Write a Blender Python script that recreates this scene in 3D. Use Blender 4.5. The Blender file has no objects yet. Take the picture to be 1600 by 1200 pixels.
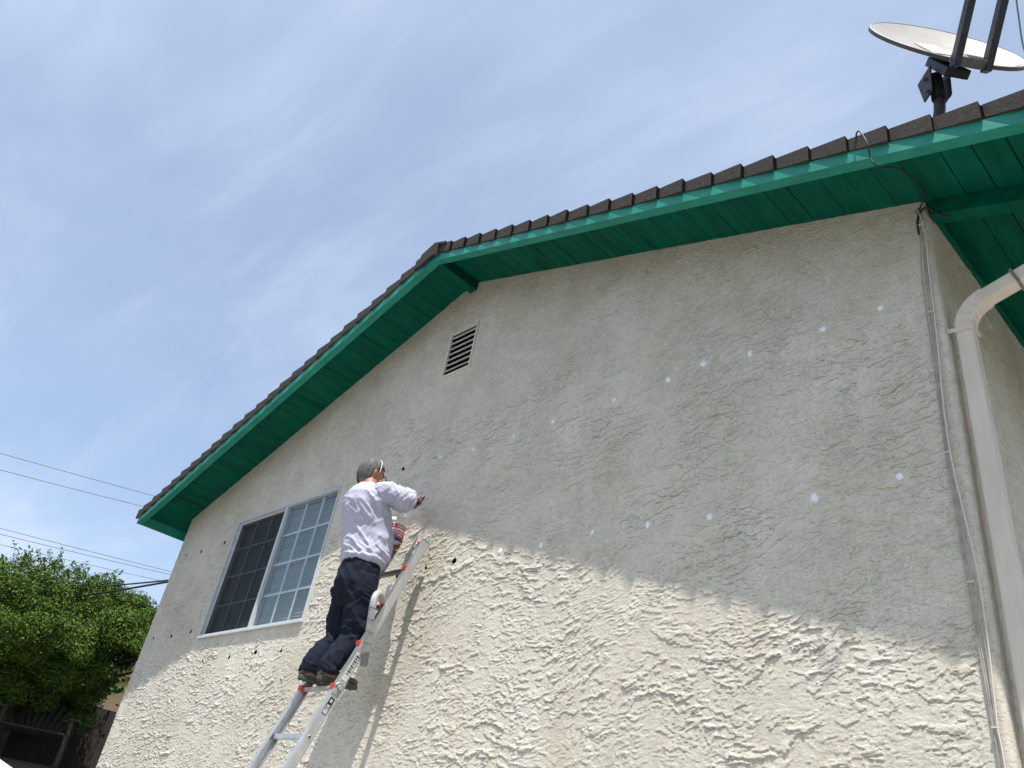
import bpy, math, random
import numpy as np
from mathutils import Vector, Matrix, noise as mnoise

random.seed(7); rng = np.random.default_rng(7)
scene = bpy.context.scene
COL = scene.collection
# ------------------------------------------------------------------ camera
GZ = -1.65                                   # ground level; the lens is at z = 0
cam_d = bpy.data.cameras.new("camera"); cam = bpy.data.objects.new("camera", cam_d); COL.objects.link(cam)
r_ = Vector((0.70380897, 0.69384402, 0.15242505)); u_ = Vector((0.27974572, -0.46792794, 0.8383232)); f_ = Vector((-0.65298948, 0.54737913, 0.52343177))
M = Matrix((r_, u_, -f_)).transposed().to_4x4(); M.translation = Vector((0.96328, -3.36, 0.0)); cam.matrix_world = M
cam_d.sensor_width = 36.0; cam_d.lens = 36.0 * 1258.6 / 1600.0; cam_d.clip_start = 0.05; cam_d.clip_end = 2000
scene.camera = cam
scene.view_settings.view_transform = 'Standard'; scene.view_settings.look = 'None'
scene.view_settings.exposure = 0.62; scene.view_settings.gamma = 1.0
# ------------------------------------------------------------------ sun and sky
SUN = Vector((1.10, -1.0, 4.32)).normalized()
sd = bpy.data.lights.new("sun", 'SUN'); sd.energy = 5.0; sd.angle = math.radians(0.5); sd.color = (1.0, 0.955, 0.89)
so = bpy.data.objects.new("sun", sd); COL.objects.link(so); so.rotation_euler = SUN.to_track_quat('Z', 'Y').to_euler(); so.location = (3, -6, 12)
world = bpy.data.worlds.new("World"); scene.world = world; world.use_nodes = True
wt = world.node_tree; wt.nodes.clear()
def WN(t, **k):
    n = wt.nodes.new(t)
    for a, b in k.items(): setattr(n, a, b)
    return n
sky = WN('ShaderNodeTexSky', sky_type='NISHITA', sun_disc=False, sun_elevation=math.asin(SUN.z), sun_rotation=math.atan2(SUN.x, SUN.y), air_density=1.0, dust_density=0.6, ozone_density=1.6)
bg = WN('ShaderNodeBackground'); bg.inputs['Strength'].default_value = 0.12
wo = WN('ShaderNodeOutputWorld'); tc = WN('ShaderNodeTexCoord')
# thin streaks of high cloud: noise over a flat layer far overhead (direction divided by its height)
sep = WN('ShaderNodeSeparateXYZ'); wt.links.new(tc.outputs['Generated'], sep.inputs[0])
mx = WN('ShaderNodeMath', operation='MAXIMUM'); mx.inputs[1].default_value = 0.0; wt.links.new(sep.outputs['Z'], mx.inputs[0])
ad = WN('ShaderNodeMath', operation='ADD'); ad.inputs[1].default_value = 0.12; wt.links.new(mx.outputs[0], ad.inputs[0])
dx = WN('ShaderNodeMath', operation='DIVIDE'); dy = WN('ShaderNodeMath', operation='DIVIDE')
wt.links.new(sep.outputs['X'], dx.inputs[0]); wt.links.new(ad.outputs[0], dx.inputs[1]); wt.links.new(sep.outputs['Y'], dy.inputs[0]); wt.links.new(ad.outputs[0], dy.inputs[1])
cmb = WN('ShaderNodeCombineXYZ'); wt.links.new(dx.outputs[0], cmb.inputs[0]); wt.links.new(dy.outputs[0], cmb.inputs[1])
def layer(scale, rot, stretch, detail, lo, hi, loc=(0, 0, 0), rough=0.55, dist=0.3):
    mp = WN('ShaderNodeMapping'); mp.inputs['Rotation'].default_value = (0, 0, math.radians(rot)); mp.inputs['Scale'].default_value = (1.0, stretch, 1.0); mp.inputs['Location'].default_value = loc
    wt.links.new(cmb.outputs[0], mp.inputs[0])
    nz = WN('ShaderNodeTexNoise'); nz.inputs['Scale'].default_value = scale; nz.inputs['Detail'].default_value = detail; nz.inputs['Roughness'].default_value = rough; nz.inputs['Distortion'].default_value = dist
    wt.links.new(mp.outputs[0], nz.inputs['Vector'])
    mr = WN('ShaderNodeMapRange', interpolation_type='SMOOTHSTEP'); mr.inputs[1].default_value = lo; mr.inputs[2].default_value = hi
    wt.links.new(nz.outputs['Fac'], mr.inputs[0]); return mr.outputs[0]
cl1 = layer(0.55, 25, 1.0, 4, 0.38, 0.72, (3.1, 0.4, 0))
cl2 = layer(0.9, 38, 3.2, 5, 0.40, 0.75, (0.7, 2.2, 0), 0.6, 0.35)
s1 = WN('ShaderNodeMath', operation='MULTIPLY'); s1.inputs[1].default_value = 0.30; wt.links.new(cl1, s1.inputs[0])
s2 = WN('ShaderNodeMath', operation='MULTIPLY_ADD'); s2.inputs[1].default_value = 0.27; wt.links.new(cl2, s2.inputs[0]); wt.links.new(s1.outputs[0], s2.inputs[2])
s3 = WN('ShaderNodeMath', operation='ADD'); s3.inputs[1].default_value = 0.28; s3.use_clamp = True; wt.links.new(s2.outputs[0], s3.inputs[0])
mixc = WN('ShaderNodeMix', data_type='RGBA'); mixc.inputs['B'].default_value = (4.3, 4.95, 6.1, 1)
wt.links.new(s3.outputs[0], mixc.inputs['Factor']); wt.links.new(sky.outputs[0], mixc.inputs['A'])
wt.links.new(mixc.outputs['Result'], bg.inputs['Color']); wt.links.new(bg.outputs[0], wo.inputs['Surface'])

# ------------------------------------------------------------------ helpers
def tag(o, label=None, cat=None, group=None, kind=None):
    if label: o['label'] = label
    if cat: o['category'] = cat
    if group: o['group'] = group
    if kind: o['kind'] = kind
    return o
def empty(name, loc, label=None, cat=None, group=None):
    o = bpy.data.objects.new(name, None); COL.objects.link(o); o.location = loc; o.empty_display_size = 0.1
    return tag(o, label, cat, group)
def link(name, me, mat, parent=None, smooth=False):
    if mat is not None and not me.materials:
        for m in (mat if isinstance(mat, (list, tuple)) else [mat]): me.materials.append(m)
    if smooth: me.polygons.foreach_set('use_smooth', [True] * len(me.polygons))
    o = bpy.data.objects.new(name, me); COL.objects.link(o)
    if parent is not None:
        o.parent = parent
        o.matrix_parent_inverse = Matrix.Translation(-parent.location)   # every basis is kept in world axes
    return o
def frame(d):
    d = Vector(d).normalized(); a = Vector((0, 0, 1)) if abs(d.z) < 0.9 else Vector((1, 0, 0))
    x = a.cross(d).normalized(); return x, d.cross(x).normalized(), d
class MB:
    def __init__(s): s.v = []; s.f = []; s.m = []
    def add(s, vs, fs, mi=0):
        n = len(s.v); s.v += [tuple(v) for v in vs]; s.f += [tuple(i + n for i in f) for f in fs]; s.m += [mi] * len(fs)
    def hexa(s, p, mi=0):                                       # 8 points: bottom 4 (ccw), top 4
        s.add(p, [(3, 2, 1, 0), (4, 5, 6, 7), (0, 1, 5, 4), (1, 2, 6, 5), (2, 3, 7, 6), (3, 0, 4, 7)], mi)
    def box(s, a, b, mi=0, bev=0.0):
        x0, y0, z0 = a; x1, y1, z1 = b
        s.hexa([(x0, y0, z0), (x1, y0, z0), (x1, y1, z0), (x0, y1, z0), (x0, y0, z1), (x1, y0, z1), (x1, y1, z1), (x0, y1, z1)], mi)
    def bar(s, a, b, w, h, up=(0, 0, 1), mi=0):                   # rectangular bar from a to b, w across, h along up
        a = Vector(a); b = Vector(b); d = (b - a).normalized(); x = d.cross(Vector(up)).normalized(); y = x.cross(d).normalized()
        q = []
        for c in (a, b):
            for sx, sy in ((-1, -1), (1, -1), (1, 1), (-1, 1)): q.append(c + x * sx * w / 2 + y * sy * h / 2)
        s.hexa(q, mi)
    def tube(s, pts, rad, n=10, cap=True, mi=0, sq=None):
        pts = [Vector(p) for p in pts]; k = len(pts)
        if not isinstance(rad, (list, tuple)): rad = [rad] * k
        d0 = (pts[1] - pts[0]).normalized(); x, y, _ = frame(d0); vs = []
        for i, p in enumerate(pts):
            d = (pts[min(i + 1, k - 1)] - pts[max(i - 1, 0)]).normalized()
            x = (x - d * x.dot(d)).normalized(); y = d.cross(x)
            for j in range(n):
                t = 2 * math.pi * j / n; c, w = math.cos(t), math.sin(t)
                if sq: c = math.copysign(abs(c) ** sq, c); w = math.copysign(abs(w) ** sq, w)
                vs.append(p + (x * c + y * w) * rad[i])
        fs = [(i * n + j, i * n + (j + 1) % n, (i + 1) * n + (j + 1) % n, (i + 1) * n + j) for i in range(k - 1) for j in range(n)]
        if cap: fs += [tuple(range(n - 1, -1, -1)), tuple((k - 1) * n + j for j in range(n))]
        s.add(vs, fs, mi)
    def loft(s, rings, n=20, mi=0):                              # rings: (centre, ux, uy, rx, ry)
        vs = []
        for c, ux, uy, rx, ry in rings:
            c = Vector(c); ux = Vector(ux); uy = Vector(uy)
            for j in range(n):
                t = 2 * math.pi * j / n; vs.append(c + ux * rx * math.cos(t) + uy * ry * math.sin(t))
        k = len(rings)
        fs = [(i * n + j, i * n + (j + 1) % n, (i + 1) * n + (j + 1) % n, (i + 1) * n + j) for i in range(k - 1) for j in range(n)]
        fs += [tuple(range(n - 1, -1, -1)), tuple((k - 1) * n + j for j in range(n))]
        s.add(vs, fs, mi)
    def ball(s, c, r, nu=14, nv=8, mi=0, ax=None):
        c = Vector(c); r = (r, r, r) if not isinstance(r, (list, tuple)) else r; X, Y, Z = ax or (Vector((1, 0, 0)), Vector((0, 1, 0)), Vector((0, 0, 1)))
        vs = [c - Z * r[2]]
        for i in range(1, nv):
            p = math.pi * i / nv
            for j in range(nu):
                t = 2 * math.pi * j / nu; vs.append(c + X * r[0] * math.sin(p) * math.cos(t) + Y * r[1] * math.sin(p) * math.sin(t) - Z * r[2] * math.cos(p))
        vs.append(c + Z * r[2]); L = len(vs) - 1
        fs = [(0, 1 + (j + 1) % nu, 1 + j) for j in range(nu)]
        for i in range(nv - 2):
            for j in range(nu): fs.append((1 + i * nu + j, 1 + i * nu + (j + 1) % nu, 1 + (i + 1) * nu + (j + 1) % nu, 1 + (i + 1) * nu + j))
        fs += [(1 + (nv - 2) * nu + j, 1 + (nv - 2) * nu + (j + 1) % nu, L) for j in range(nu)]
        s.add(vs, fs, mi)
    def mesh(s, name='m'):
        me = bpy.data.meshes.new(name); me.from_pydata(s.v, [], s.f)
        me.update(); return me
    def build(s, name, mat, parent=None, smooth=False, bevel=0.0):
        me = s.mesh(name)
        for m in (mat if isinstance(mat, (list, tuple)) else [mat]): me.materials.append(m)
        me.polygons.foreach_set('material_index', s.m)
        o = link(name, me, None, parent, smooth)
        if bevel:
            b = o.modifiers.new('bevel', 'BEVEL'); b.width = bevel; b.segments = 2; b.limit_method = 'ANGLE'; b.angle_limit = math.radians(40)
        return o
def spline(pts, k=6):                                            # Catmull-Rom through the points
    P = [Vector(p) for p in pts]; P = [P[0] * 2 - P[1]] + P + [P[-1] * 2 - P[-2]]; out = []
    for i in range(1, len(P) - 2):
        for j in range(k):
            t = j / k; a, b, c, d = P[i - 1], P[i], P[i + 1], P[i + 2]
            out.append(0.5 * ((2 * b) + (c - a) * t + (2 * a - 5 * b + 4 * c - d) * t * t + (3 * b - a - 3 * c + d) * t ** 3))
    out.append(P[-2]); return out
def remeshed(mb, voxel, smooth_it=2):
    me = mb.mesh('tmp'); o = bpy.data.objects.new('tmp', me); COL.objects.link(o)
    r = o.modifiers.new('r', 'REMESH'); r.mode = 'VOXEL'; r.voxel_size = voxel; r.use_smooth_shade = True
    if smooth_it:
        sm = o.modifiers.new('s', 'SMOOTH'); sm.factor = 0.5; sm.iterations = smooth_it
    dg = bpy.context.evaluated_depsgraph_get(); dg.update()
    out = bpy.data.meshes.new_from_object(o.evaluated_get(dg)); bpy.data.objects.remove(o); return out
def get_co(me):
    a = np.empty(len(me.vertices) * 3); me.vertices.foreach_get('co', a); return a.reshape(-1, 3)
def get_no(me):
    a = np.empty(len(me.vertices) * 3, dtype=np.float32); me.vertex_normals.foreach_get('vector', a); return a.reshape(-1, 3).astype(float)
def set_co(me, a): me.vertices.foreach_set('co', a.reshape(-1)); me.update()
# vectorised gradient noise
def perlin(x, y, seed=0, z=None):
    rg = np.random.default_rng(seed); pm = rg.permutation(1024); ang = rg.random(1024) * 2 * np.pi; gx = np.cos(ang); gy = np.sin(ang)
    xi = np.floor(x).astype(int); yi = np.floor(y).astype(int); xf = x - xi; yf = y - yi
    u = xf * xf * xf * (xf * (xf * 6 - 15) + 10); v = yf * yf * yf * (yf * (yf * 6 - 15) + 10)
    def g(a, b, fx, fy):
        h = pm[(pm[a & 1023] + b) & 1023]; return gx[h] * fx + gy[h] * fy
    n00 = g(xi, yi, xf, yf); n10 = g(xi + 1, yi, xf - 1, yf); n01 = g(xi, yi + 1, xf, yf - 1); n11 = g(xi + 1, yi + 1, xf - 1, yf - 1)
    return (n00 * (1 - u) + n10 * u) * (1 - v) + (n01 * (1 - u) + n11 * u) * v * 1.0
def fbm(x, y, seed, o=3, g=0.5):
    s = 0; a = 1
    for i in range(o): s = s + a * perlin(x * 2 ** i, y * 2 ** i, seed + i * 17); a *= g
    return s
def sst(a, b, x):
    t = np.clip((x - a) / (b - a), 0, 1); return t * t * (3 - 2 * t)

# ------------------------------------------------------------------ materials
def mat(name, col, rough=0.7, metal=0.0, var=0.12, vscale=6.0, bump=0.0, bscale=80.0, spec=0.5, col2=None, detail=5, sheen=0.0, stretch=(1, 1, 1), bdist=0.002):
    m = bpy.data.materials.new(name); m.use_nodes = True; nt = m.node_tree; b = nt.nodes['Principled BSDF']
    b.inputs['Roughness'].default_value = rough; b.inputs['Metallic'].default_value = metal; b.inputs['Specular IOR Level'].default_value = spec
    if sheen: b.inputs['Sheen Weight'].default_value = sheen
    t = nt.nodes.new('ShaderNodeTexCoord'); mp = nt.nodes.new('ShaderNodeMapping'); mp.inputs['Scale'].default_value = stretch; nt.links.new(t.outputs['Object'], mp.inputs[0])
    n = nt.nodes.new('ShaderNodeTexNoise'); n.inputs['Scale'].default_value = vscale; n.inputs['Detail'].default_value = detail; n.inputs['Roughness'].default_value = 0.65
    nt.links.new(mp.outputs[0], n.inputs['Vector'])
    r = nt.nodes.new('ShaderNodeValToRGB'); c2 = col2 or tuple(c * (1 - 2.2 * var) for c in col)
    r.color_ramp.elements[0].position = 0.3; r.color_ramp.elements[1].position = 0.7
    r.color_ramp.elements[0].color = (*c2, 1); r.color_ramp.elements[1].color = (*[min(1, c * (1 + (0 if col2 else var))) for c in col], 1)
    nt.links.new(n.outputs['Fac'], r.inputs[0]); nt.links.new(r.outputs[0], b.inputs['Base Color'])
    if bump:
        n2 = nt.nodes.new('ShaderNodeTexNoise'); n2.inputs['Scale'].default_value = bscale; n2.inputs['Detail'].default_value = 4; nt.links.new(mp.outputs[0], n2.inputs['Vector'])
        bp = nt.nodes.new('ShaderNodeBump'); bp.inputs['Strength'].default_value = bump; bp.inputs['Distance'].default_value = bdist; nt.links.new(n2.outputs['Fac'], bp.inputs['Height']); nt.links.new(bp.outputs[0], b.inputs['Normal'])
    return m
def stucco_mat(name, tint=(0.675, 0.635, 0.545)):
    m = bpy.data.materials.new(name); m.use_nodes = True; nt = m.node_tree; b = nt.nodes['Principled BSDF']; b.inputs['Roughness'].default_value = 0.9; b.inputs['Specular IOR Level'].default_value = 0.2
    t = nt.nodes.new('ShaderNodeTexCoord')
    def nz(sc, det, rough=0.6, stretch=(1, 1, 1)):
        mp = nt.nodes.new('ShaderNodeMapping'); mp.inputs['Scale'].default_value = stretch; nt.links.new(t.outputs['Object'], mp.inputs[0])
        n = nt.nodes.new('ShaderNodeTexNoise'); n.inputs['Scale'].default_value = sc; n.inputs['Detail'].default_value = det; n.inputs['Roughness'].default_value = rough; nt.links.new(mp.outputs[0], n.inputs['Vector']); return n.outputs['Fac']
    def ramp(f, a, ca, c, cb):
        r = nt.nodes.new('ShaderNodeValToRGB'); r.color_ramp.elements[0].position = a; r.color_ramp.elements[1].position = c; r.color_ramp.elements[0].color = (*ca, 1); r.color_ramp.elements[1].color = (*cb, 1); nt.links.new(f, r.inputs[0]); return r.outputs[0]
    base = ramp(nz(0.9, 5), 0.32, (tint[0] * 0.90, tint[1] * 0.895, tint[2] * 0.875), 0.68, (tint[0] * 1.05, tint[1] * 1.05, tint[2] * 1.06))
    def mul(a, bb, fac=1.0):
        x = nt.nodes.new('ShaderNodeMix'); x.data_type = 'RGBA'; x.blend_type = 'MULTIPLY'; x.inputs['Factor'].default_value = fac; nt.links.new(a, x.inputs['A']); nt.links.new(bb, x.inputs['B']); return x.outputs['Result']
    c = mul(base, ramp(nz(16, 4, 0.7), 0.35, (0.92, 0.915, 0.90), 0.6, (1.02, 1.02, 1.02)))
    c = mul(c, ramp(nz(1.7, 6, 0.65, (1.3, 1.3, 0.8)), 0.34, (0.90, 0.875, 0.83), 0.58, (1.0, 1.0, 1.0)))
    ga = nt.nodes.new('ShaderNodeAttribute'); ga.attribute_name = 'ledge_shade'  # painted shade below the stucco ledges, mixed into the base colour
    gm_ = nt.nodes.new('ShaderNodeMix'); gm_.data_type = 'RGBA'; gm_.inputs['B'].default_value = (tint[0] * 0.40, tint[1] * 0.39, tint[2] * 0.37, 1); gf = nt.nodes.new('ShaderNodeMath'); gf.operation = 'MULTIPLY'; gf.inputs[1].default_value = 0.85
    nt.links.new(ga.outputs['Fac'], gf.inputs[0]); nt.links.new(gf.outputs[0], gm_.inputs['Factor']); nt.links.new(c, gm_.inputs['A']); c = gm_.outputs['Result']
    nt.links.new(c, b.inputs['Base Color'])
    def val(f, lo, hi):
        r = nt.nodes.new('ShaderNodeMapRange'); r.interpolation_type = 'SMOOTHSTEP'; r.inputs[1].default_value = lo; r.inputs[2].default_value = hi; nt.links.new(f, r.inputs[0]); return r.outputs[0]
    def mulv(a, bb):
        x = nt.nodes.new('ShaderNodeMath'); x.operation = 'MULTIPLY'; nt.links.new(a, x.inputs[0]); nt.links.new(bb, x.inputs[1]); return x.outputs[0]
    reg0 = val(nz(3.2, 3, 0.5), 0.36, 0.56)
    mr = nt.nodes.new('ShaderNodeMapRange'); mr.inputs[3].default_value = 0.55; nt.links.new(reg0, mr.inputs[0]); reg = mr.outputs[0]
    def bump(h, dist, prev=None, st=1.0):
        x = nt.nodes.new('ShaderNodeBump'); x.inputs['Strength'].default_value = st; x.inputs['Distance'].default_value = dist; nt.links.new(h, x.inputs['Height'])
        if prev is not None: nt.links.new(prev, x.inputs['Normal'])
        return x.outputs[0]
    n1 = bump(mulv(val(nz(30, 4, 0.62, (1, 1, 1.9)), 0.50, 0.53), reg), 0.0018)
    n2 = bump(mulv(val(nz(62, 3, 0.6, (1, 1, 1.6)), 0.53, 0.575), val(nz(7, 3), 0.35, 0.65)), 0.0012, n1)
    n3 = bump(nz(210, 2, 0.5), 0.0006, n2)
    nt.links.new(n3, b.inputs['Normal'])
    return m
STUCCO = stucco_mat('stucco')
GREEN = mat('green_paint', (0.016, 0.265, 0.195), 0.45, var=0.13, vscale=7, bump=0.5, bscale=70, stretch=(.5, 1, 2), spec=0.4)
def chips(m, lo=0.70, hi=0.74, col=(0.20, 0.36, 0.30), sc=14, amt=0.6):
    nt = m.node_tree; b = nt.nodes['Principled BSDF']; src = b.inputs['Base Color'].links[0].from_socket
    t = nt.nodes.new('ShaderNodeTexCoord'); n = nt.nodes.new('ShaderNodeTexNoise'); n.inputs['Scale'].default_value = sc; n.inputs['Detail'].default_value = 6; n.inputs['Roughness'].default_value = 0.7; nt.links.new(t.outputs['Object'], n.inputs['Vector'])
    r = nt.nodes.new('ShaderNodeMapRange'); r.inputs[1].default_value = lo; r.inputs[2].default_value = hi; r.inputs[4].default_value = amt; nt.links.new(n.outputs['Fac'], r.inputs[0])
    x = nt.nodes.new('ShaderNodeMix'); x.data_type = 'RGBA'; x.inputs['B'].default_value = (*col, 1); nt.links.new(r.outputs[0], x.inputs['Factor']); nt.links.new(src, x.inputs['A']); nt.links.new(x.outputs['Result'], b.inputs['Base Color'])
chips(GREEN)
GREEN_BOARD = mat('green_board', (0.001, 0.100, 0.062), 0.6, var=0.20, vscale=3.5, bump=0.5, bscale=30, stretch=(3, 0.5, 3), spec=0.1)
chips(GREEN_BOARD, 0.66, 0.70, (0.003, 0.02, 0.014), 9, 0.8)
TILE = mat('roof_tile', (0.086, 0.078, 0.067), 1.0, var=0.0, col2=(0.036, 0.033, 0.029), vscale=70, detail=6, bump=0.8, bscale=220, spec=0.1, bdist=0.003)
WOODDARK = mat('attic_dark', (0.014, 0.013, 0.012), 1.0, spec=0.0)
WHITE_ALU = mat('window_aluminium', (0.52, 0.54, 0.56), 0.38, var=0.06, vscale=20, bump=0.1)
WHITE_PL = mat('white_paint', (0.75, 0.74, 0.70), 0.6, var=0.08, vscale=9, bump=0.2)
SPOUT = mat('downspout_paint', (0.68, 0.61, 0.51), 0.5, var=0.07, vscale=9, bump=0.15, bscale=25, stretch=(1, 1, .3))
PATCH = mat('patching_compound', (0.84, 0.85, 0.91), 0.85, var=0.05, vscale=60, bump=0.4, bscale=200)
HOLE = mat('hole_dark', (0.016, 0.013, 0.010), 1.0, spec=0.0)
BLACK = mat('black_metal', (0.022, 0.024, 0.027), 0.5, var=0.2, vscale=30, bump=0.2)
GREYMET = mat('grey_bracket', (0.17, 0.165, 0.15), 0.55, var=0.15, vscale=25, bump=0.2)
DISHW = mat('dish_face', (0.33, 0.31, 0.275), 0.5, var=0.09, vscale=7, bump=0.1)
DISHB = mat('dish_back', (0.10, 0.095, 0.085), 0.6, var=0.15, vscale=8)
DISHL = mat('dish_decal', (0.55, 0.55, 0.53), 0.5)
CABLE_B = mat('cable_black', (0.02, 0.02, 0.021), 0.5)
CABLE_P = mat('cable_painted', (0.42, 0.40, 0.355), 0.7, var=0.2, vscale=20)
CABLE_W = mat('wire_grey', (0.20, 0.24, 0.30), 0.6)
ALU = mat('ladder_aluminium', (0.60, 0.605, 0.60), 0.36, metal=0.75, var=0.10, vscale=14, bump=0.25, bscale=60, stretch=(1, 1, 0.2))
ALU_D = mat('ladder_rung_dark', (0.16, 0.155, 0.145), 0.45, metal=0.5, var=0.15, vscale=30)
ORANGE = mat('orange_plastic', (0.50, 0.060, 0.028), 0.45, var=0.12, vscale=30)
GREYPL = mat('grey_plastic', (0.36, 0.365, 0.35), 0.6, var=0.15, vscale=25, bump=0.3)
STICKER = mat('sticker_black', (0.03, 0.03, 0.03), 0.6)
STICKER_W = mat('sticker_pale', (0.55, 0.56, 0.55), 0.6, var=0.2, vscale=60)
RUBBER = mat('rubber', (0.02, 0.02, 0.02), 0.8)
FABRIC = mat('sweatshirt', (0.42, 0.42, 0.515), 0.95, var=0.05, vscale=5, bump=0.4, bscale=300, sheen=0.0, spec=0.1)
PANTS = mat('navy_trousers', (0.011, 0.015, 0.026), 0.9, var=0.16, vscale=8, bump=0.4, bscale=350, sheen=0.0, spec=0.15)
SKIN = mat('skin', (0.36, 0.17, 0.105), 0.55, var=0.12, vscale=25, bump=0.2, bscale=90)
HAIR = mat('grey_hair', (0.14, 0.14, 0.13), 0.85, var=0.0, col2=(0.028, 0.028, 0.026), vscale=22, bump=0.9, bscale=160, stretch=(1, 1, 0.35))
SHOE = mat('shoe_leather', (0.11, 0.065, 0.035), 0.7, var=0.2, vscale=30, bump=0.4)
SHOE_T = mat('shoe_toe', (0.33, 0.19, 0.10), 0.7, var=0.15, vscale=30)
SOLE = mat('shoe_sole', (0.07, 0.068, 0.062), 0.9, var=0.2, vscale=40, bump=0.5)
TUBW = mat('tub_white', (0.80, 0.80, 0.77), 0.4, var=0.03)
TUBR = mat('tub_red', (0.55, 0.02, 0.03), 0.45, var=0.08)
TUBP = mat('tub_purple', (0.07, 0.03, 0.17), 0.45)
GLASSES = mat('spectacle_frame', (0.015, 0.015, 0.015), 0.3)
LEAF = mat('leaf', (0.110, 0.172, 0.024), 0.6, var=0.0, col2=(0.04, 0.085, 0.013), vscale=2.2, detail=6, spec=0.15)
lb = LEAF.node_tree.nodes['Principled BSDF']; lb.inputs['Transmission Weight'].default_value = 0.0
BARK = mat('bark', (0.07, 0.055, 0.04), 0.9, var=0.3, vscale=12, bump=0.8, bscale=25)
FENCEW = mat('fence_wood', (0.04, 0.03, 0.023), 0.9, var=0.25, vscale=4, stretch=(6, 6, 1), bump=0.5, bscale=20)
BENCHW = mat('bench_wood', (0.035, 0.028, 0.022), 0.85, var=0.2, vscale=5, bump=0.4, bscale=30)
CONC = mat('concrete', (0.29, 0.28, 0.255), 0.9, var=0.10, vscale=1.2, bump=0.3, bscale=40)
SOIL = mat('soil', (0.06, 0.048, 0.035), 1.0, var=0.25, vscale=1.5, bump=0.8, bscale=14)
TAN = mat('tan_stucco', (0.78, 0.52, 0.26), 0.9, var=0.06, vscale=2)
ROOFT = mat('neighbour_roof', (0.30, 0.17, 0.10), 0.9, var=0.15, vscale=8)
CANVAS = mat('canvas_white', (0.82, 0.82, 0.80), 0.85, var=0.02)
def glass_mat(name, tint, rough=0.03, trans=0.55, spec_r=(1, 1, 1)):
    m = bpy.data.materials.new(name); m.use_nodes = True; nt = m.node_tree; nt.nodes.clear()
    o = nt.nodes.new('ShaderNodeOutputMaterial'); gl = nt.nodes.new('ShaderNodeBsdfGlossy'); gl.inputs['Roughness'].default_value = rough; gl.inputs['Color'].default_value = (0.9, 0.95, 1.0, 1)
    tr = nt.nodes.new('ShaderNodeBsdfTransparent'); tr.inputs['Color'].default_value = (*tint, 1)
    fr = nt.nodes.new('ShaderNodeFresnel'); fr.inputs['IOR'].default_value = 1.6
    ge = nt.nodes.new('ShaderNodeNewGeometry'); sb = nt.nodes.new('ShaderNodeMath'); sb.operation = 'SUBTRACT'; sb.inputs[0].default_value = 1.0; nt.links.new(ge.outputs['Backfacing'], sb.inputs[1])
    lw = nt.nodes.new('ShaderNodeMath'); lw.operation = 'MULTIPLY'; nt.links.new(fr.outputs[0], lw.inputs[0]); nt.links.new(sb.outputs[0], lw.inputs[1])
    mxs = nt.nodes.new('ShaderNodeMixShader'); nt.links.new(lw.outputs[0], mxs.inputs[0]); nt.links.new(tr.outputs[0], mxs.inputs[1]); nt.links.new(gl.outputs[0], mxs.inputs[2])
    nt.links.new(mxs.outputs[0], o.inputs['Surface']); return m
GLASS = glass_mat('window_glass', (0.84, 0.88, 0.87))
def screen_mat(name):
    m = bpy.data.materials.new(name); m.use_nodes = True; nt = m.node_tree; nt.nodes.clear()
    o = nt.nodes.new('ShaderNodeOutputMaterial'); d = nt.nodes.new('ShaderNodeBsdfDiffuse'); d.inputs['Color'].default_value = (0.055, 0.06, 0.065, 1)
    tr = nt.nodes.new('ShaderNodeBsdfTransparent'); mxs = nt.nodes.new('ShaderNodeMixShader'); mxs.inputs[0].default_value = 0.42
    nt.links.new(tr.outputs[0], mxs.inputs[1]); nt.links.new(d.outputs[0], mxs.inputs[2]); nt.links.new(mxs.outputs[0], o.inputs['Surface']); return m
SCREEN = screen_mat('insect_screen_mesh')
GRILLE = mat('window_grille_white', (0.80, 0.82, 0.84), 0.4, var=0.03)
BLIND = mat('blind_slat', (0.36, 0.37, 0.355), 0.7, var=0.05, vscale=4)

# ------------------------------------------------------------------ ground
def ground_z(x, y):
    t = min(1, max(0, (-x - 10.3) / 2.2)); t = t * t * (3 - 2 * t)
    return GZ + t * 2.08
gm = MB(); xs = [-600, -120, -40, -24, -18, -14] + [-13 + 0.25 * i for i in range(13)] + [-9, -6, -3, 0, 4, 10, 40, 120, 600]; ys = [-600, -100, -30, -12, -6, -2, 0, 2, 5, 9, 14, 24, 40, 120, 600]
gm.add([(x, y, ground_z(x, y)) for x in xs for y in ys], [(i * len(ys) + j, (i + 1) * len(ys) + j, (i + 1) * len(ys) + j + 1, i * len(ys) + j + 1) for i in range(len(xs) - 1) for j in range(len(ys) - 1)])
tag(gm.build('ground', SOIL), kind='structure')
pm = MB(); pm.box((-9.3, -7.5, GZ - 0.1), (8.0, -0.06, GZ + 0.012)); pm.box((0.06, -0.055, GZ - 0.1), (8.0, 9, GZ + 0.012))
tag(pm.build('patio', CONC), kind='structure')

# ------------------------------------------------------------------ house
RX, ZT, S = -3.808, 4.545, 0.3219                       # ridge position, reference line of the rake, roof pitch
W = 8.42
def L(x): return ZT - S * abs(x - RX)
XE, XW = 1.109, -8.725                                  # roof ends
house = empty('house', (RX, 0, GZ), 'cream stucco gabled house with green painted eaves and dark tiled roof', 'house')
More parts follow.
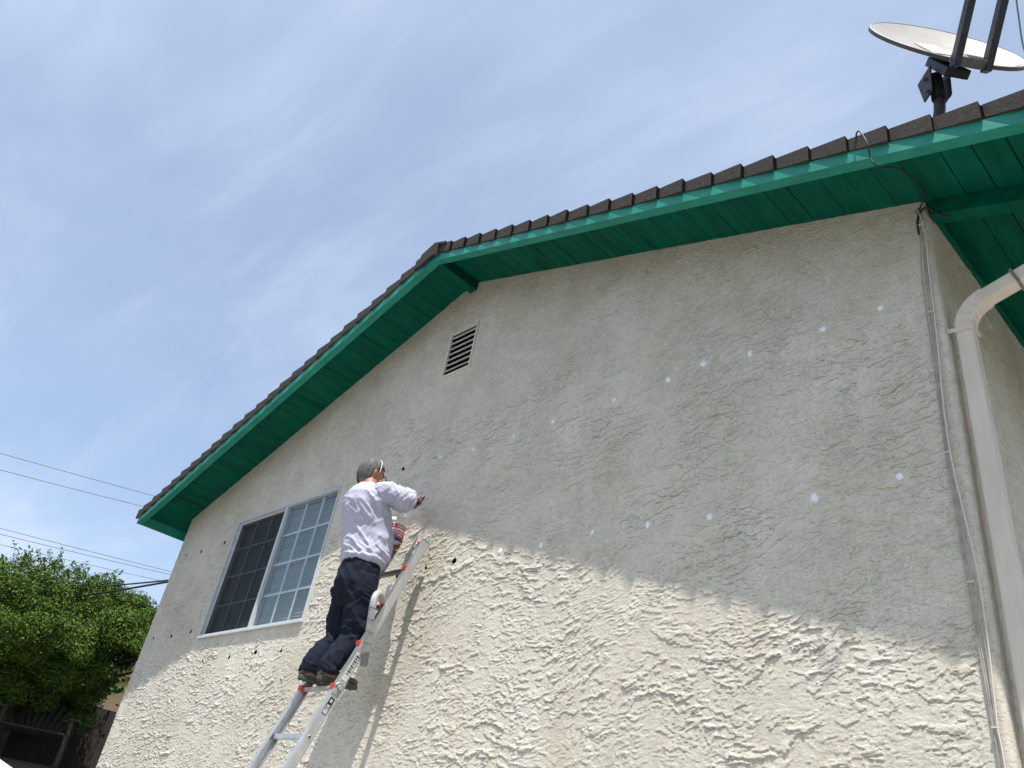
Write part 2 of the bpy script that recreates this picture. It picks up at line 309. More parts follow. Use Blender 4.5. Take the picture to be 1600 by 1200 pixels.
# gable wall: a real relief of skip-trowelled stucco
patches = [(-3.752, 2.761), (-3.36, 2.729), (-2.92, 2.726), (-2.54, 2.734), (-2.002, 2.741), (-1.584, 2.758), (-1.333, 2.787), (-1.023, 2.746), (-0.59, 2.743), (-0.283, 2.753), (-2.86, 1.836), (-2.487, 1.822), (-2.067, 1.836), (-1.664, 1.813), (-1.262, 1.788), (-0.682, 1.779), (-0.281, 1.8)]
holes = [(-4.23, 2.767), (-3.315, 1.837), (-3.625, 1.831), (-3.958, 1.814), (-4.831, 1.805), (-8.166, 2.599), (-7.783, 2.583), (-7.257, 2.604), (-8.208, 1.663), (-7.744, 1.649), (-7.302, 1.661), (-6.788, 1.342), (-6.266, 1.348), (-5.795, 1.364), (-5.357, 1.348)]
WIN = (-7.04, -5.142, 1.578, 2.805); VENT = (-3.978, -3.626, 3.584, 4.043)
def stucco_h(X, Z, sd=0):
    wx = X + 0.035 * perlin(X * 5, Z * 5, 90 + sd) + 0.012 * perlin(X * 19, Z * 19, 91 + sd); wz = Z + 0.035 * perlin(X * 5, Z * 5, 92 + sd) + 0.012 * perlin(X * 19, Z * 19, 93 + sd)
    rag = perlin(X * 42, Z * 60, 5 + sd) * 0.16 + perlin(X * 95, Z * 120, 6 + sd) * 0.09
    # regional roughness: some passes of the trowel left smooth, some heaped
    reg = sst(-0.30, 0.22, fbm(X * 2.1, Z * 2.6, 11 + sd, 3))
    u = wx + 0.10 * perlin(X * 1.5, Z * 1.5, 13 + sd); v = wz + 0.16 * perlin(X * 1.1, Z * 1.3, 14 + sd) - 0.10 * wx   # strokes of the trowel swing about
    n1 = perlin(u * 4.5, v * 11, 21 + sd) + 0.55 * perlin(u * 11, v * 24, 22 + sd) + rag * 1.2
    p1 = sst(0.27, 0.30, n1)
    lip = np.clip(0.55 + 2.0 * (perlin(u * 4.5, (v + 0.02) * 11, 21 + sd) - perlin(u * 4.5, (v - 0.02) * 11, 21 + sd)), 0.15, 1.4)
    n2 = perlin(u * 11, v * 29, 41 + sd) + 0.6 * perlin(u * 26, v * 52, 42 + sd) + rag * 1.2
    p2 = sst(0.12, 0.155, n2)
    lip2 = np.clip(0.6 + 1.5 * (perlin(u * 11, (v + 0.008) * 29, 41 + sd) - perlin(u * 11, (v - 0.008) * 29, 41 + sd)), 0.2, 1.4)
    n3 = perlin(u * 24, v * 58, 51 + sd) + rag * 1.5
    p3 = sst(0.07, 0.12, n3); reg3 = sst(-0.25, 0.15, fbm(X * 4, Z * 5, 15 + sd, 2))
    h = 0.0040 * p1 * lip * (0.4 + 0.6 * reg) + 0.0030 * p2 * lip2 * (0.3 + 0.7 * reg) + 0.0017 * p3 * (0.25 + 0.75 * reg3) + 0.0012 * fbm(X * 2.2, Z * 3, 61 + sd, 2) + 0.0008 * perlin(X * 60, Z * 75, 62 + sd)
    return h
def spaced(a, b, f):
    out = [a]
    while out[-1] < b: out.append(out[-1] + f(out[-1]))
    out[-1] = b; return np.array(out)
xs = spaced(-W, 0.0, lambda x: 0.0038 + 0.0065 * min(1, -x / 8.4))
ztop = ZT - S * np.abs(xs - RX) + 0.03
tfine = np.linspace(0, 1, 960); ZLO = 0.12
lowr = np.array([GZ, -1.2, -0.8, -0.5, -0.3]); lowr2 = np.linspace(-0.15, ZLO, 24)[:-1]
X = np.repeat(xs[:, None], len(lowr) + len(lowr2) + len(tfine), 1)
Z = np.concatenate([np.repeat(np.concatenate([lowr, lowr2])[None, :], len(xs), 0), ZLO + tfine[None, :] * (ztop[:, None] - ZLO)], 1)
Hh = stucco_h(X, Z)
Hh *= (1 - 0.85 * sst(-0.085, -0.055, X))                                        # smoother corner bead
for wx0, wx1, wz0, wz1 in (WIN, VENT):
    dd = np.maximum(np.maximum(wx0 - X, X - wx1), np.maximum(wz0 - Z, Z - wz1)); Hh *= sst(0.0, 0.06, dd) * 0.9 + 0.1
for px, pz in patches:
    rr = np.hypot(X - px, Z - pz); k = 1 - sst(0.03, 0.06, rr); Hh = Hh * (1 - 0.6 * k)
Y = -Hh
Y = Y + np.where(X > -0.03, 0.03 - np.sqrt(np.maximum(0, 0.03 ** 2 - (X + 0.03) ** 2)), 0)   # rounded corner
nx, nz = X.shape
co = np.stack([X, Y, Z], -1).reshape(-1, 3)
ii, jj = np.meshgrid(np.arange(nx - 1), np.arange(nz - 1), indexing='ij')
a = (ii * nz + jj); quads = np.stack([a, a + nz, a + nz + 1, a + 1], -1).reshape(-1, 4)
cx = (xs[:-1, None] + xs[1:, None]) / 2 + 0 * jj; cz = (Z[:-1, :-1] + Z[1:, 1:]) / 2
keep = np.ones(cx.shape, bool)
for wx0, wx1, wz0, wz1 in (WIN, VENT): keep &= ~((cx > wx0 + 0.012) & (cx < wx1 - 0.012) & (cz > wz0 + 0.012) & (cz < wz1 - 0.012))
for k, (px, pz) in enumerate(holes): keep &= ~(np.hypot(cx - px, cz - pz) < 0.0180 + 0.004 * math.sin(k * 2.1))
quads = quads[keep.reshape(-1)]
def np_mesh(name, co, quads, n=4):
    me = bpy.data.meshes.new(name); me.vertices.add(len(co)); me.vertices.foreach_set('co', co.reshape(-1).astype(np.float32))
    me.loops.add(len(quads) * n); me.loops.foreach_set('vertex_index', quads.reshape(-1).astype(np.int32)); me.polygons.add(len(quads))
    me.polygons.foreach_set('loop_start', np.arange(0, len(quads) * n, n, dtype=np.int32)); me.update(calc_edges=True); me.validate(); return me
gr = np.zeros_like(Hh); g_ = (Hh[:, 1:] - Hh[:, :-1]) / np.maximum(Z[:, 1:] - Z[:, :-1], 1e-4); gr[:, :-1] = sst(0.13, 0.42, g_)   # shade painted under the ledges, where the relief faces down
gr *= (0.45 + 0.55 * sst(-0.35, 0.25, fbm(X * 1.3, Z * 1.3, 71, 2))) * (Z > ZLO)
me = np_mesh('gable_wall', co, quads); at_ = me.attributes.new('ledge_shade', 'FLOAT', 'POINT')
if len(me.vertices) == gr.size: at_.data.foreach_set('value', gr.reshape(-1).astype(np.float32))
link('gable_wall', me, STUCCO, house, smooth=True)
# side wall along +y, same plaster
ys = spaced(0.0, 3.2, lambda y: 0.010 + 0.012 * y); zs = np.concatenate([np.linspace(GZ, 0.3, 12)[:-1], np.linspace(0.3, L(0) + 0.03, 300)])
Yg, Zg = np.meshgrid(ys, zs, indexing='ij'); Hs = stucco_h(Yg + 20, Zg, 300) * 0.8 * sst(0.0, 0.08, Yg)
Xs = Hs - np.where(Yg < 0.03, 0.03 - np.sqrt(np.maximum(0, 0.03 ** 2 - (0.03 - Yg) ** 2)), 0)
co = np.stack([Xs, Yg, Zg], -1).reshape(-1, 3); n1, n2 = Yg.shape
ii, jj = np.meshgrid(np.arange(n1 - 1), np.arange(n2 - 1), indexing='ij'); a = ii * n2 + jj
me = np_mesh('side_wall', co, np.stack([a, a + n2, a + n2 + 1, a + 1], -1).reshape(-1, 4)); link('side_wall', me, STUCCO, house, smooth=True)
b = MB(); b.box((-0.2, 3.2, GZ), (0.0, 9.0, L(0) + 0.02)); b.build('rear_side_wall', STUCCO, house)
b = MB(); b.box((-W, 0.03, GZ), (-W + 0.2, 9.0, L(-W) + 0.02)); b.build('far_side_wall', STUCCO, house)
b = MB(); b.box((-W + 0.2, 8.8, GZ), (-0.2, 8.99, L(0))); b.build('back_wall', STUCCO, house)
b = MB(); b.box((-W + 0.2, 0.45, GZ), (-0.2, 0.5, L(0) - 0.05)); b.box((-W + 0.2, 0.5, 3.2), (-0.2, 8.8, 3.22)); b.build('inner_wall', WOODDARK, house)
# patches and drilled holes
for k, (px, pz) in enumerate(patches):
    m = MB(); n = 16; R = 0.020 * (0.75 + 0.5 * random.random()); x0 = 1.0 + 0.25 * random.random(); ph = random.random() * 6
    outer = []; inner = []
    for j in range(n):
        t = 2 * math.pi * j / n; q = R * (0.8 + 0.25 * math.sin(2 * t + ph) * random.random() + 0.22 * random.random())
        outer.append((px + q * math.cos(t) / x0, -0.0005, pz + q * math.sin(t) * x0)); inner.append((px + 0.72 * q * math.cos(t) / x0, -0.0052, pz + 0.72 * q * math.sin(t) * x0))
    m.add(outer + inner + [(px, -0.006, pz)], [(j, (j + 1) % n, n + (j + 1) % n, n + j) for j in range(n)] + [(n + j, n + (j + 1) % n, 2 * n) for j in range(n)])
    m.build('plaster_patch', PATCH, house, smooth=True)
for k, (px, pz) in enumerate(holes):
    m = MB(); n = 12; vs = []
    for d in (0.002, 0.05):
        for j in range(n):
            t = 2 * math.pi * j / n; vs.append((px + 0.026 * math.cos(t), d, pz + 0.026 * math.sin(t)))
    vs.append((px, 0.05, pz)); m.add(vs, [(j, (j + 1) % n, n + (j + 1) % n, n + j) for j in range(n)] + [(n + j, n + (j + 1) % n, 2 * n) for j in range(n)])
    m.build('drilled_hole', HOLE, house)

# roof deck + soffit boards + barge boards + rake tiles
ss = math.sqrt(1 + S * S)
for side in (1, -1):
    xe = XE if side > 0 else XW
    m = MB()                                                     # tongue and groove boards running front to back
    x = 0.05; first = True
    while x < abs(xe - RX) - 0.02:
        w = random.choice([0.135, 0.14, 0.14, 0.19, 0.09]); x1 = min(x + w, abs(xe - RX) - 0.01); g = 0.006 if random.random() < 0.55 else 0.0025
        for (y0, y1) in ((-0.4235, -0.002 if x < abs((0 if side > 0 else -W) - RX) else 9.2),):
            xa = RX + side * (x + g / 2); xb = RX + side * (x1 - g / 2); dzj = random.uniform(-0.001, 0.001)
            za = L(xa) + 0.02 + dzj; zb = L(xb) + 0.02 + dzj; y1 = max(y1, 0.05)
            p = [(xa, y0, za), (xb, y0, zb), (xb, y1, zb), (xa, y1, za)]
            if side < 0: p = p[::-1]
            m.hexa(p + [(q[0], q[1], q[2] + 0.018) for q in p])
        x = x1
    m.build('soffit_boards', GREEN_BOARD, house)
    m = MB(); xa = RX; xb = xe; za = L(xa) + 0.042; zb = L(xb) + 0.042                         # roof deck
    p = [(xa, -0.47, za), (xb, -0.47, zb), (xb, 9.4, zb), (xa, 9.4, za)]
    if side < 0: p = p[::-1]
    m.hexa(p + [(q[0], q[1], q[2] + 0.03) for q in p])
    # field courses, each a thick overlapping strip
    nrow = int(abs(xe - RX) * ss / 0.21)
    for i in range(nrow):
        d0 = abs(xe - RX) * i / nrow; d1 = abs(xe - RX) * (i + 1) / nrow + 0.03
        x0 = RX + side * d0; x1 = RX + side * d1; z0 = ZT - S * d0 + 0.074; z1 = ZT - S * d1 + 0.074
        p = [(x0, -0.455, z0), (x1, -0.455, z1), (x1, 9.45, z1), (x0, 9.45, z0)]
        if side < 0: p = p[::-1]
        q = [(x0, -0.455, z0 + 0.008), (x1, -0.455, z1 + 0.026), (x1, 9.45, z1 + 0.026), (x0, 9.45, z0 + 0.008)]
        if side < 0: q = q[::-1]
        m.hexa(p + q)
    m.build('roof_covering', TILE, house)
    # barge board
    m = MB(); xa, xb = RX, xe; o1, o2 = L(xa), L(xb)
    p = [(xa, -0.492, o1 - 0.070), (xb, -0.492, o2 - 0.070), (xb, -0.424, o2 - 0.068), (xa, -0.424, o1 - 0.068)]
    if side < 0: p = p[::-1]
    q = [(xa, -0.492, o1 + 0.040), (xb, -0.492, o2 + 0.040), (xb, -0.424, o2 + 0.040), (xa, -0.424, o1 + 0.040)]
    if side < 0: q = q[::-1]
    m.hexa(p + q); m.build('barge_board', GREEN, house)
    # rake tiles: folded caps, thin upslope and flared at the butt, hanging over the barge board
    m = MB(); n = int(round(abs(xe - RX) / 0.2)); 
    for i in range(n + 1):
        d0 = i * 0.2 + 0.035 + random.uniform(0.004, 0.010); d1 = min((i + 1) * 0.2 + 0.035, abs(xe - RX) + 0.03)
        if i == 0: d0 = 0.0
        if d1 - d0 < 0.03: continue
        j1, j2, j3 = random.uniform(-0.004, 0.004), random.uniform(-0.003, 0.004), random.uniform(-0.005, 0.005)
        def P(d, y, h): return (RX + side * d, y, ZT - S * d + h)
        f0, f1 = 0.4955, 0.517 + j2 * 1.2                                # how far the flap stands out, upslope and at the butt
        t0, t1 = 0.097, 0.104 + j1 * 0.35; bt = -0.002 + j3 * 0.5
        sec0 = [(-f0, bt + 0.012), (-f0, t0), (-0.36, t0 + 0.004), (-0.36, t0 - 0.012), (-f0 + 0.012, t0 - 0.012), (-f0 + 0.012, bt + 0.012)]
        sec1 = [(-f1, bt), (-f1, t1), (-0.36, t1 + 0.004), (-0.36, t1 - 0.018), (-f1 + 0.02, t1 - 0.018), (-f1 + 0.02, bt)]
        vs = [P(d0, y, h) for y, h in sec0] + [P(d1, y, h) for y, h in sec1]
        fs = [(k, (k + 1) % 6, 6 + (k + 1) % 6, 6 + k) for k in range(6)] + [(0, 1, 4, 5), (1, 2, 3, 4), (6, 11, 10, 7), (7, 10, 9, 8)]
        if side > 0: fs = [tuple(reversed(q)) for q in fs]
        m.add(vs, fs[:6]); m.f += [tuple(q + len(m.v) - 12 for q in f) for f in fs[6:]]; m.m += [1] * 4
    m.build('rake_tiles', [TILE, WOODDARK], house)
    m = MB(); p = [(RX + side * .04, -0.4935, L(RX + side * .04) + 0.006), (xe, -0.4935, L(xe) + 0.006), (xe, -0.413, L(xe) + 0.006), (RX + side * .04, -0.413, L(RX + side * .04) + 0.006)]
    if side < 0: p = p[::-1]
    m.hexa(p + [(q[0], q[1], q[2] + 0.090) for q in p]); m.build('rake_underlay', WOODDARK, house)
    # eave fascia
    m = MB(); z = L(xe); x0, x1 = (xe - 0.035, xe) if side > 0 else (xe, xe + 0.035)
    m.box((x0, -0.423, z - 0.068), (x1, 9.4, z + 0.036)); m.build('eave_fascia', GREEN, house)
# ridge caps
m = MB()
for i in range(50):
    y0 = -0.56 + i * 0.2; y1 = y0 + 0.22
    if i == 0: y0 = -0.525
    a1 = 0.106; a0 = 0.098
    vs = []
    for y, h in ((y0, a1), (y1, a0)):
        vs += [(RX - 0.17, y, ZT - S * 0.17 + h), (RX, y, ZT + h + 0.012), (RX + 0.17, y, ZT - S * 0.17 + h), (RX + 0.17, y, ZT - S * 0.17 + h - 0.02), (RX, y, ZT + h - 0.008), (RX - 0.17, y, ZT - S * 0.17 + h - 0.02)]
    m.add(vs, [(k, (k + 1) % 6, 6 + (k + 1) % 6, 6 + k) for k in range(6)] + [(5, 4, 1, 0), (4, 3, 2, 1), (6, 7, 10, 11), (7, 8, 9, 10)])
# front plates folded over the rake at the ridge
m.hexa([(RX - 0.16, -0.528, L(RX - .16) - 0.028), (RX, -0.528, ZT - 0.028), (RX, -0.505, ZT - 0.028), (RX - 0.16, -0.505, L(RX - .16) - 0.028), (RX - 0.16, -0.528, L(RX - .16) + 0.106), (RX, -0.528, ZT + 0.112), (RX, -0.505, ZT + 0.112), (RX - 0.16, -0.505, L(RX - .16) + 0.106)])
m.hexa([(RX + 0.002, -0.528, ZT - 0.028), (RX + 0.06, -0.528, L(RX + .06) - 0.028), (RX + 0.06, -0.505, L(RX + .06) - 0.028), (RX + 0.002, -0.505, ZT - 0.028), (RX + 0.002, -0.528, ZT + 0.112), (RX + 0.06, -0.528, L(RX + .06) + 0.108), (RX + 0.06, -0.505, L(RX + .06) + 0.108), (RX + 0.002, -0.505, ZT + 0.112)])
m.build('ridge_caps', TILE, house)
# ridge beam under the soffit, porch rafter beyond the corner
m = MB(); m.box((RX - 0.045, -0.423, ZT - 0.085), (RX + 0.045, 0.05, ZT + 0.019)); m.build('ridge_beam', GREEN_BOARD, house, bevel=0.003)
m = MB(); p = [(0.012, 0.0, L(0.012) - 0.085), (XE - 0.04, 0.0, L(XE - 0.04) - 0.085), (XE - 0.04, 0.085, L(XE - 0.04) - 0.085), (0.012, 0.085, L(0.012) - 0.085)]
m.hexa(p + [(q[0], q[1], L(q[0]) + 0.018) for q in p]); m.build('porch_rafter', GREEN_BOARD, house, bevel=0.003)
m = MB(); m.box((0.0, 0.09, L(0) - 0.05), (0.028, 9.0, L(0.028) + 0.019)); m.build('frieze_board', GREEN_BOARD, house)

# window
wp = empty('window', ((WIN[0] + WIN[1]) / 2, 0, WIN[2])); wp.parent = house; wp.matrix_parent_inverse = Matrix.Translation(-house.location)
x0, x1, z0, z1 = WIN; xm0, xm1 = -6.09, -6.05
m = MB(); ft = 0.021
m.box((x0, -0.022, z0), (x0 + ft, 0.07, z1)); m.box((x1 - ft, -0.012, z0), (x1, 0.07, z1)); m.box((x0 + ft, -0.018, z1 - ft), (x1 - ft, 0.07, z1)); m.box((x0 + ft, -0.020, z0), (x1 - ft, 0.07, z0 + ft))
m.box((xm0, -0.008, z0 + ft), (xm1, 0.055, z1 - ft))
m.box((x0 + ft, 0.012, z1 - ft - 0.022), (xm0, 0.06, z1 - ft)); m.box((x0 + ft, 0.012, z0 + ft), (x0 + ft + 0.022, 0.06, z1 - ft - 0.022))
m.build('window_frame', WHITE_ALU, wp, bevel=0.002)
m = MB(); m.box((x0 - 0.012, -0.027, z0 - 0.014), (x1 + 0.012, -0.0, z0 + 0.006)); m.build('window_sill', WHITE_ALU, wp, bevel=0.003)
m = MB(); gx0, gx1 = xm1, x1 - ft; gz0, gz1 = z0 + ft, z1 - ft
for k in (1, 2): x = gx0 + (gx1 - gx0) * k / 3; m.box((x - 0.0085, 0.028, gz0), (x + 0.0085, 0.038, gz1))
for k in (1, 2, 3): z = gz0 + (gz1 - gz0) * k / 4; m.box((gx0, 0.0295, z - 0.0085), (gx1, 0.0365, z + 0.0085))
m.build('window_grille', GRILLE, wp)
m = MB(); sx0, sx1 = x0 + ft + 0.022, xm0
for k in (1, 2): x = sx0 + (sx1 - sx0) * k / 3; m.box((x - 0.008, 0.032, gz0), (x + 0.008, 0.040, gz1 - 0.022))
for k in (1, 2, 3): z = gz0 + (gz1 - gz0) * k / 4; m.box((sx0, 0.0335, z - 0.008), (sx1, 0.0385, z + 0.008))
m.build('window_grille', WHITE_ALU, wp)
m = MB(); m.box((gx0, 0.020, gz0), (gx1, 0.024, gz1)); m.build('window_pane', GLASS, wp)
m = MB(); m.box((sx0, 0.044, gz0), (sx1, 0.048, gz1 - 0.022)); m.build('window_pane', GLASS, wp)
m = MB(); m.box((sx0, 0.018, gz0), (sx1, 0.019, gz1 - 0.022)); m.build('insect_screen', SCREEN, wp)
m = MB(); m.box((x0 + .01, 0.071, z0), (x0 + .02, 0.30, z1)); m.box((x1 - .02, 0.071, z0), (x1 - .01, 0.30, z1)); m.box((x0, 0.301, z0 - .1), (x1, 0.31, z1 + .1)); m.build('window_recess', WOODDARK, wp)
m = MB(); k = 0; z = z0 + 0.03
while z < z1 - 0.03:
    dzz = 0.002 * math.sin(k * 1.7)
    m.hexa([(xm0 + 0.01, 0.066, z - 0.012 + dzz), (x1 - 0.04, 0.066, z - 0.012), (x1 - 0.04, 0.076, z + 0.022), (xm0 + 0.01, 0.076, z + 0.022 + dzz), (xm0 + 0.01, 0.067, z - 0.010 + dzz), (x1 - 0.04, 0.067, z - 0.010), (x1 - 0.04, 0.077, z + 0.024), (xm0 + 0.01, 0.077, z + 0.024 + dzz)]); z += 0.030; k += 1
m.build('window_blind', BLIND, wp)
# gable vent
vp = empty('gable_vent', ((VENT[0] + VENT[1]) / 2, 0, VENT[2])); vp.parent = house; vp.matrix_parent_inverse = Matrix.Translation(-house.location)
x0, x1, z0, z1 = VENT
m = MB(); t = 0.012; m.box((x0 - .006, -0.012, z0 - .006), (x0 + t, 0.012, z1 + .006)); m.box((x1 - t, -0.012, z0 - .006), (x1 + .006, 0.012, z1 + .006)); m.box((x0 + t, -0.010, z1 - t), (x1 - t, 0.012, z1 + .006)); m.box((x0 + t, -0.012, z0 - .006), (x1 - t, 0.012, z0 + t)); m.build('vent_frame', SPOUT, vp, bevel=0.002)
for k in range(7):
    z = z0 + 0.018 + (z1 - z0 - 0.036) * (k + 0.75) / 7.3; m = MB()
    m.hexa([(x0 + t, -0.008, z - 0.010), (x1 - t, -0.008, z - 0.010), (x1 - t, 0.020, z + 0.006), (x0 + t, 0.020, z + 0.006), (x0 + t, -0.008, z - 0.003), (x1 - t, -0.008, z - 0.003), (x1 - t, 0.020, z + 0.008), (x0 + t, 0.020, z + 0.008)]); m.build('vent_louver', WHITE_PL, vp)
m = MB(); m.box((x0, 0.12, z0), (x1, 0.13, z1)); m.box((x0, 0.013, z0), (x0 + .01, 0.12, z1)); m.box((x1 - .01, 0.013, z0), (x1, 0.12, z1)); m.box((x0 + .01, 0.013, z1 - .01), (x1 - .01, 0.12, z1)); m.box((x0 + .01, 0.013, z0), (x1 - .01, 0.12, z0 + .01)); m.build('vent_backing', HOLE, vp)

# downspout and gutter on the porch side
dp = empty('downspout', (0.065, 0.065, GZ)); dp.parent = house; dp.matrix_parent_inverse = Matrix.Translation(-house.location)
def sqtube(mb, pts, w, n=12, mi=0): mb.tube(pts, w * 0.58, n=n, sq=0.42, mi=mi)
def sweep_rect(mb, pts, w, up=Vector((0, 1, 0)), ribs=True):
    pts = [Vector(p) for p in pts]; prof = []
    hw = w / 2; c = 0.009
    for sx, sy in ((1, 1), (-1, 1), (-1, -1), (1, -1)):
        for t in (0, 45, 90):
            base = {(1, 1): 0, (-1, 1): 90, (-1, -1): 180, (1, -1): 270}[(sx, sy)]
            q = math.radians(base + t); prof.append(((hw - c) * sx + c * math.cos(q), (hw - c) * sy + c * math.sin(q)))
    n = len(prof); vs = []
    for i, p in enumerate(pts):
        d = (pts[min(i + 1, len(pts) - 1)] - pts[max(i - 1, 0)]).normalized(); a = (up - d * up.dot(d)).normalized(); b2 = d.cross(a)
        for u, v in prof: vs.append(p + a * u + b2 * v)
    fs = [(i * n + j, i * n + (j + 1) % n, (i + 1) * n + (j + 1) % n, (i + 1) * n + j) for i in range(len(pts) - 1) for j in range(n)] + [tuple(range(n - 1, -1, -1)), tuple((len(pts) - 1) * n + j for j in range(n))]
    mb.add(vs, fs)
DX, DY = 0.068, 0.062
m = MB(); sweep_rect(m, [(DX, DY, GZ + 0.1), (DX, DY, 1.0), (DX, DY, 2.50)], 0.074); m.build('downspout_pipe', SPOUT, dp, smooth=False)
m = MB(); pts = []
for i in range(9):
    t = math.radians(i * 9.0); R = 0.16
    pts.append((DX + R * (1 - math.cos(t)), DY, 2.505 + R * math.sin(t)))
e = Vector(pts[-1]); d = Vector((math.sin(math.radians(72)), 0, math.cos(math.radians(72)))); 
crimp = []
for i, p in enumerate(pts): crimp.append(p)
sweep_rect(m, crimp, 0.080); m.build('downspout_elbow', SPOUT, dp)
m = MB(); g1 = e + d * 0.93; sweep_rect(m, [e - d * 0.01, g1], 0.072); m.build('downspout_offset', SPOUT, dp)
for i in range(1, 8, 2):
    m = MB(); p = Vector(pts[i]); q = Vector(pts[i - 1]); dd = (p - q).normalized(); sweep_rect(m, [p - dd * 0.0018, p + dd * 0.0018], 0.085); m.build('elbow_crimp', SPOUT, dp)
m = MB(); m.box((DX - 0.042, DY - 0.043, 2.485), (DX + 0.042, DY - 0.0375, 2.507)); m.box((DX + 0.038, DY - 0.0375, 2.485), (DX + 0.043, DY + 0.055, 2.507)); m.box((0.001, DY - 0.052, 2.488), (0.006, DY - 0.0431, 2.514)); m.box((-0.004, DY - 0.0432, 2.490), (0.027, DY - 0.0385, 2.510)); m.build('downspout_strap', SPOUT, dp)
m = MB(); pc = e + d * 0.14; m.bar(pc - d * .006, pc + d * .006, 0.09, 0.084, up=(0, 0, 1)); m.build('downspout_strap', GREYMET, dp)
m = MB(); gz = L(XE)
prof = [(0, 0.03), (0, -0.09), (0.07, -0.09), (0.12, -0.02), (0.12, 0.03), (0.112, 0.03), (0.112, -0.015), (0.066, -0.082), (0.008, -0.082), (0.008, 0.03)]
n = len(prof); m.add([(XE + 0.001 + a, y, gz + c) for y in (-0.45, 9.4) for a, c in prof], [(j, (j + 1) % n, n + (j + 1) % n, n + j) for j in range(n)]); m.build('gutter', SPOUT, house)
# short spout elbow at the far eave
m = MB(); m.tube(spline([(-8.62, 0.22, L(-8.6) - 0.05), (-8.60, 0.20, 2.78), (-8.50, 0.14, 2.70), (-8.47, 0.12, 2.60), (-8.47, 0.12, GZ + .1)], 5), 0.04, n=10); m.build('far_downspout', SPOUT, house, smooth=True)

# cables down the corner
def cable(name, pts, r, mtl, label, cat='cable', group=None, k=6, n=6, parent=None):
    m = MB(); m.tube(spline(pts, k), r, n=n); o = m.build(name, mtl, parent, smooth=True)
    if parent is None: tag(o, label, cat, group)
    return o
def wig(x, amp, seed): return x + amp * math.sin(seed * 1.3) 
zz = [3.29, 3.10, 2.85, 2.60, 2.36, 2.1, 1.82, 1.55, 1.30, 1.0, 0.75, 0.62, 0.2, -0.6, -1.55]
c1x = [-0.040, -0.036, -0.048, -0.055, -0.060, -0.066, -0.070, -0.062, -0.056, -0.050, -0.046, -0.044, -0.045, -0.045, -0.045]
lab = ['second from the left of the four thin cables running down the wall corner', 'third from the left of the four thin cables running down the wall corner', 'pale rightmost of the four thin cables on the wall corner, nearest the downspout', 'leftmost of the four thin cables running down the wall corner']
off = [[0] * 15, [0.008, 0.009, 0.010, 0.012, 0.010, 0.008, 0.010, 0.014, 0.020, 0.016, 0.006, 0.007, 0.007, 0.007, 0.007],
       [0.004, 0.016, 0.020, 0.022, 0.018, 0.013, 0.016, 0.026, 0.036, 0.026, 0.012, 0.013, 0.013, 0.013, 0.013], [-0.005, -0.012, -0.018, -0.014, -0.010, -0.007, -0.007, -0.008, -0.009, -0.008, -0.006, -0.006, -0.006, -0.006, -0.006]]
mts = [CABLE_P, CABLE_P, SPOUT, CABLE_P]
for i in range(4):
    cable('cable', [(c1x[j] + off[i][j], -0.012 - 0.004 * (i == 1) - 0.006 * (i == 2), zz[j]) for j in range(15)], 0.0026 if i != 2 else 0.0032, mts[i], lab[i])
for z in (3.18, 2.62, 1.86, 1.28, 0.74):
    j = min(range(15), key=lambda q: abs(zz[q] - z)); m = MB(); m.box((c1x[j] - 0.010, -0.019, z - 0.0025), (c1x[j] + 0.018, -0.006, z + 0.0025))
    m.build('cable_clip', SPOUT, house)
cable('cable', [(-0.135, -0.47, 3.43), (-0.118, -0.515, 3.448), (-0.092, -0.545, 3.432), (-0.070, -0.550, 3.37), (-0.056, -0.545, 3.30), (-0.062, -0.517, 3.250), (-0.05, -0.505, 3.20), (-0.035, -0.45, 3.215), (-0.025, -0.38, 3.275), (0.0, -0.3, 3.305), (0.022, -0.16, 3.318), (0.022, -0.08, 3.318), (-0.005, -0.03, 3.312), (-0.03, -0.014, 3.28), (-0.038, -0.012, 3.22)], 0.0042, CABLE_B, 'black cable looping over the roof edge and under the green soffit')
cable('cable', [(-0.050, -0.014, 3.12), (-0.045, -0.014, 3.22), (-0.015, -0.016, 3.275), (0.02, -0.012, 3.262), (0.05, -0.010, 3.215), (0.08, -0.004, 3.180), (0.10, -0.006, 3.168)], 0.006, CABLE_B, 'black cable stub bending from the wall corner onto the porch rafter')

# ------------------------------------------------------------------ satellite dish
Cd = Vector((0.256, -0.049, 4.389)); wv = Vector((0.643, 0.766, 0)).normalized(); az = Vector((0.766, -0.643, 0)).normalized(); el = math.radians(23)
N = az * math.cos(el) + Vector((0, 0, 1)) * math.sin(el); U = -az * math.sin(el) + Vector((0, 0, 1)) * math.cos(el)
dish = empty('satellite_dish', (0.02, -0.03, 3.42), 'round off-white satellite dish with twin black feed arms on the roof edge', 'satellite dish')
m = MB(); nr, na = 10, 56
def dpt(r, t, back): 
    return Cd + wv * (0.424 * r * math.cos(t)) + U * (0.44 * r * math.sin(t)) + N * ((r * r - 1) * 0.060 - back)
vs = []
for bk in (0.0, 0.0045):
    for i in range(nr + 1):
        for j in range(na): vs.append(dpt(max(i / nr, 0.001), 2 * math.pi * j / na, bk))
fs = []; mi = []
m2 = MB(); o = (nr + 1) * na
f1 = [(i * na + j, (i + 1) * na + j, (i + 1) * na + (j + 1) % na, i * na + (j + 1) % na) for i in range(nr) for j in range(na)]
m.add(vs, f1, 0); m.f += [tuple(reversed([q + o for q in f])) for f in f1]; m.m += [1] * len(f1)
m.build('reflector', [DISHW, DISHB], dish, smooth=True)
m = MB(); rim = [dpt(1, 2 * math.pi * j / na, 0) for j in range(na)]; vs = []
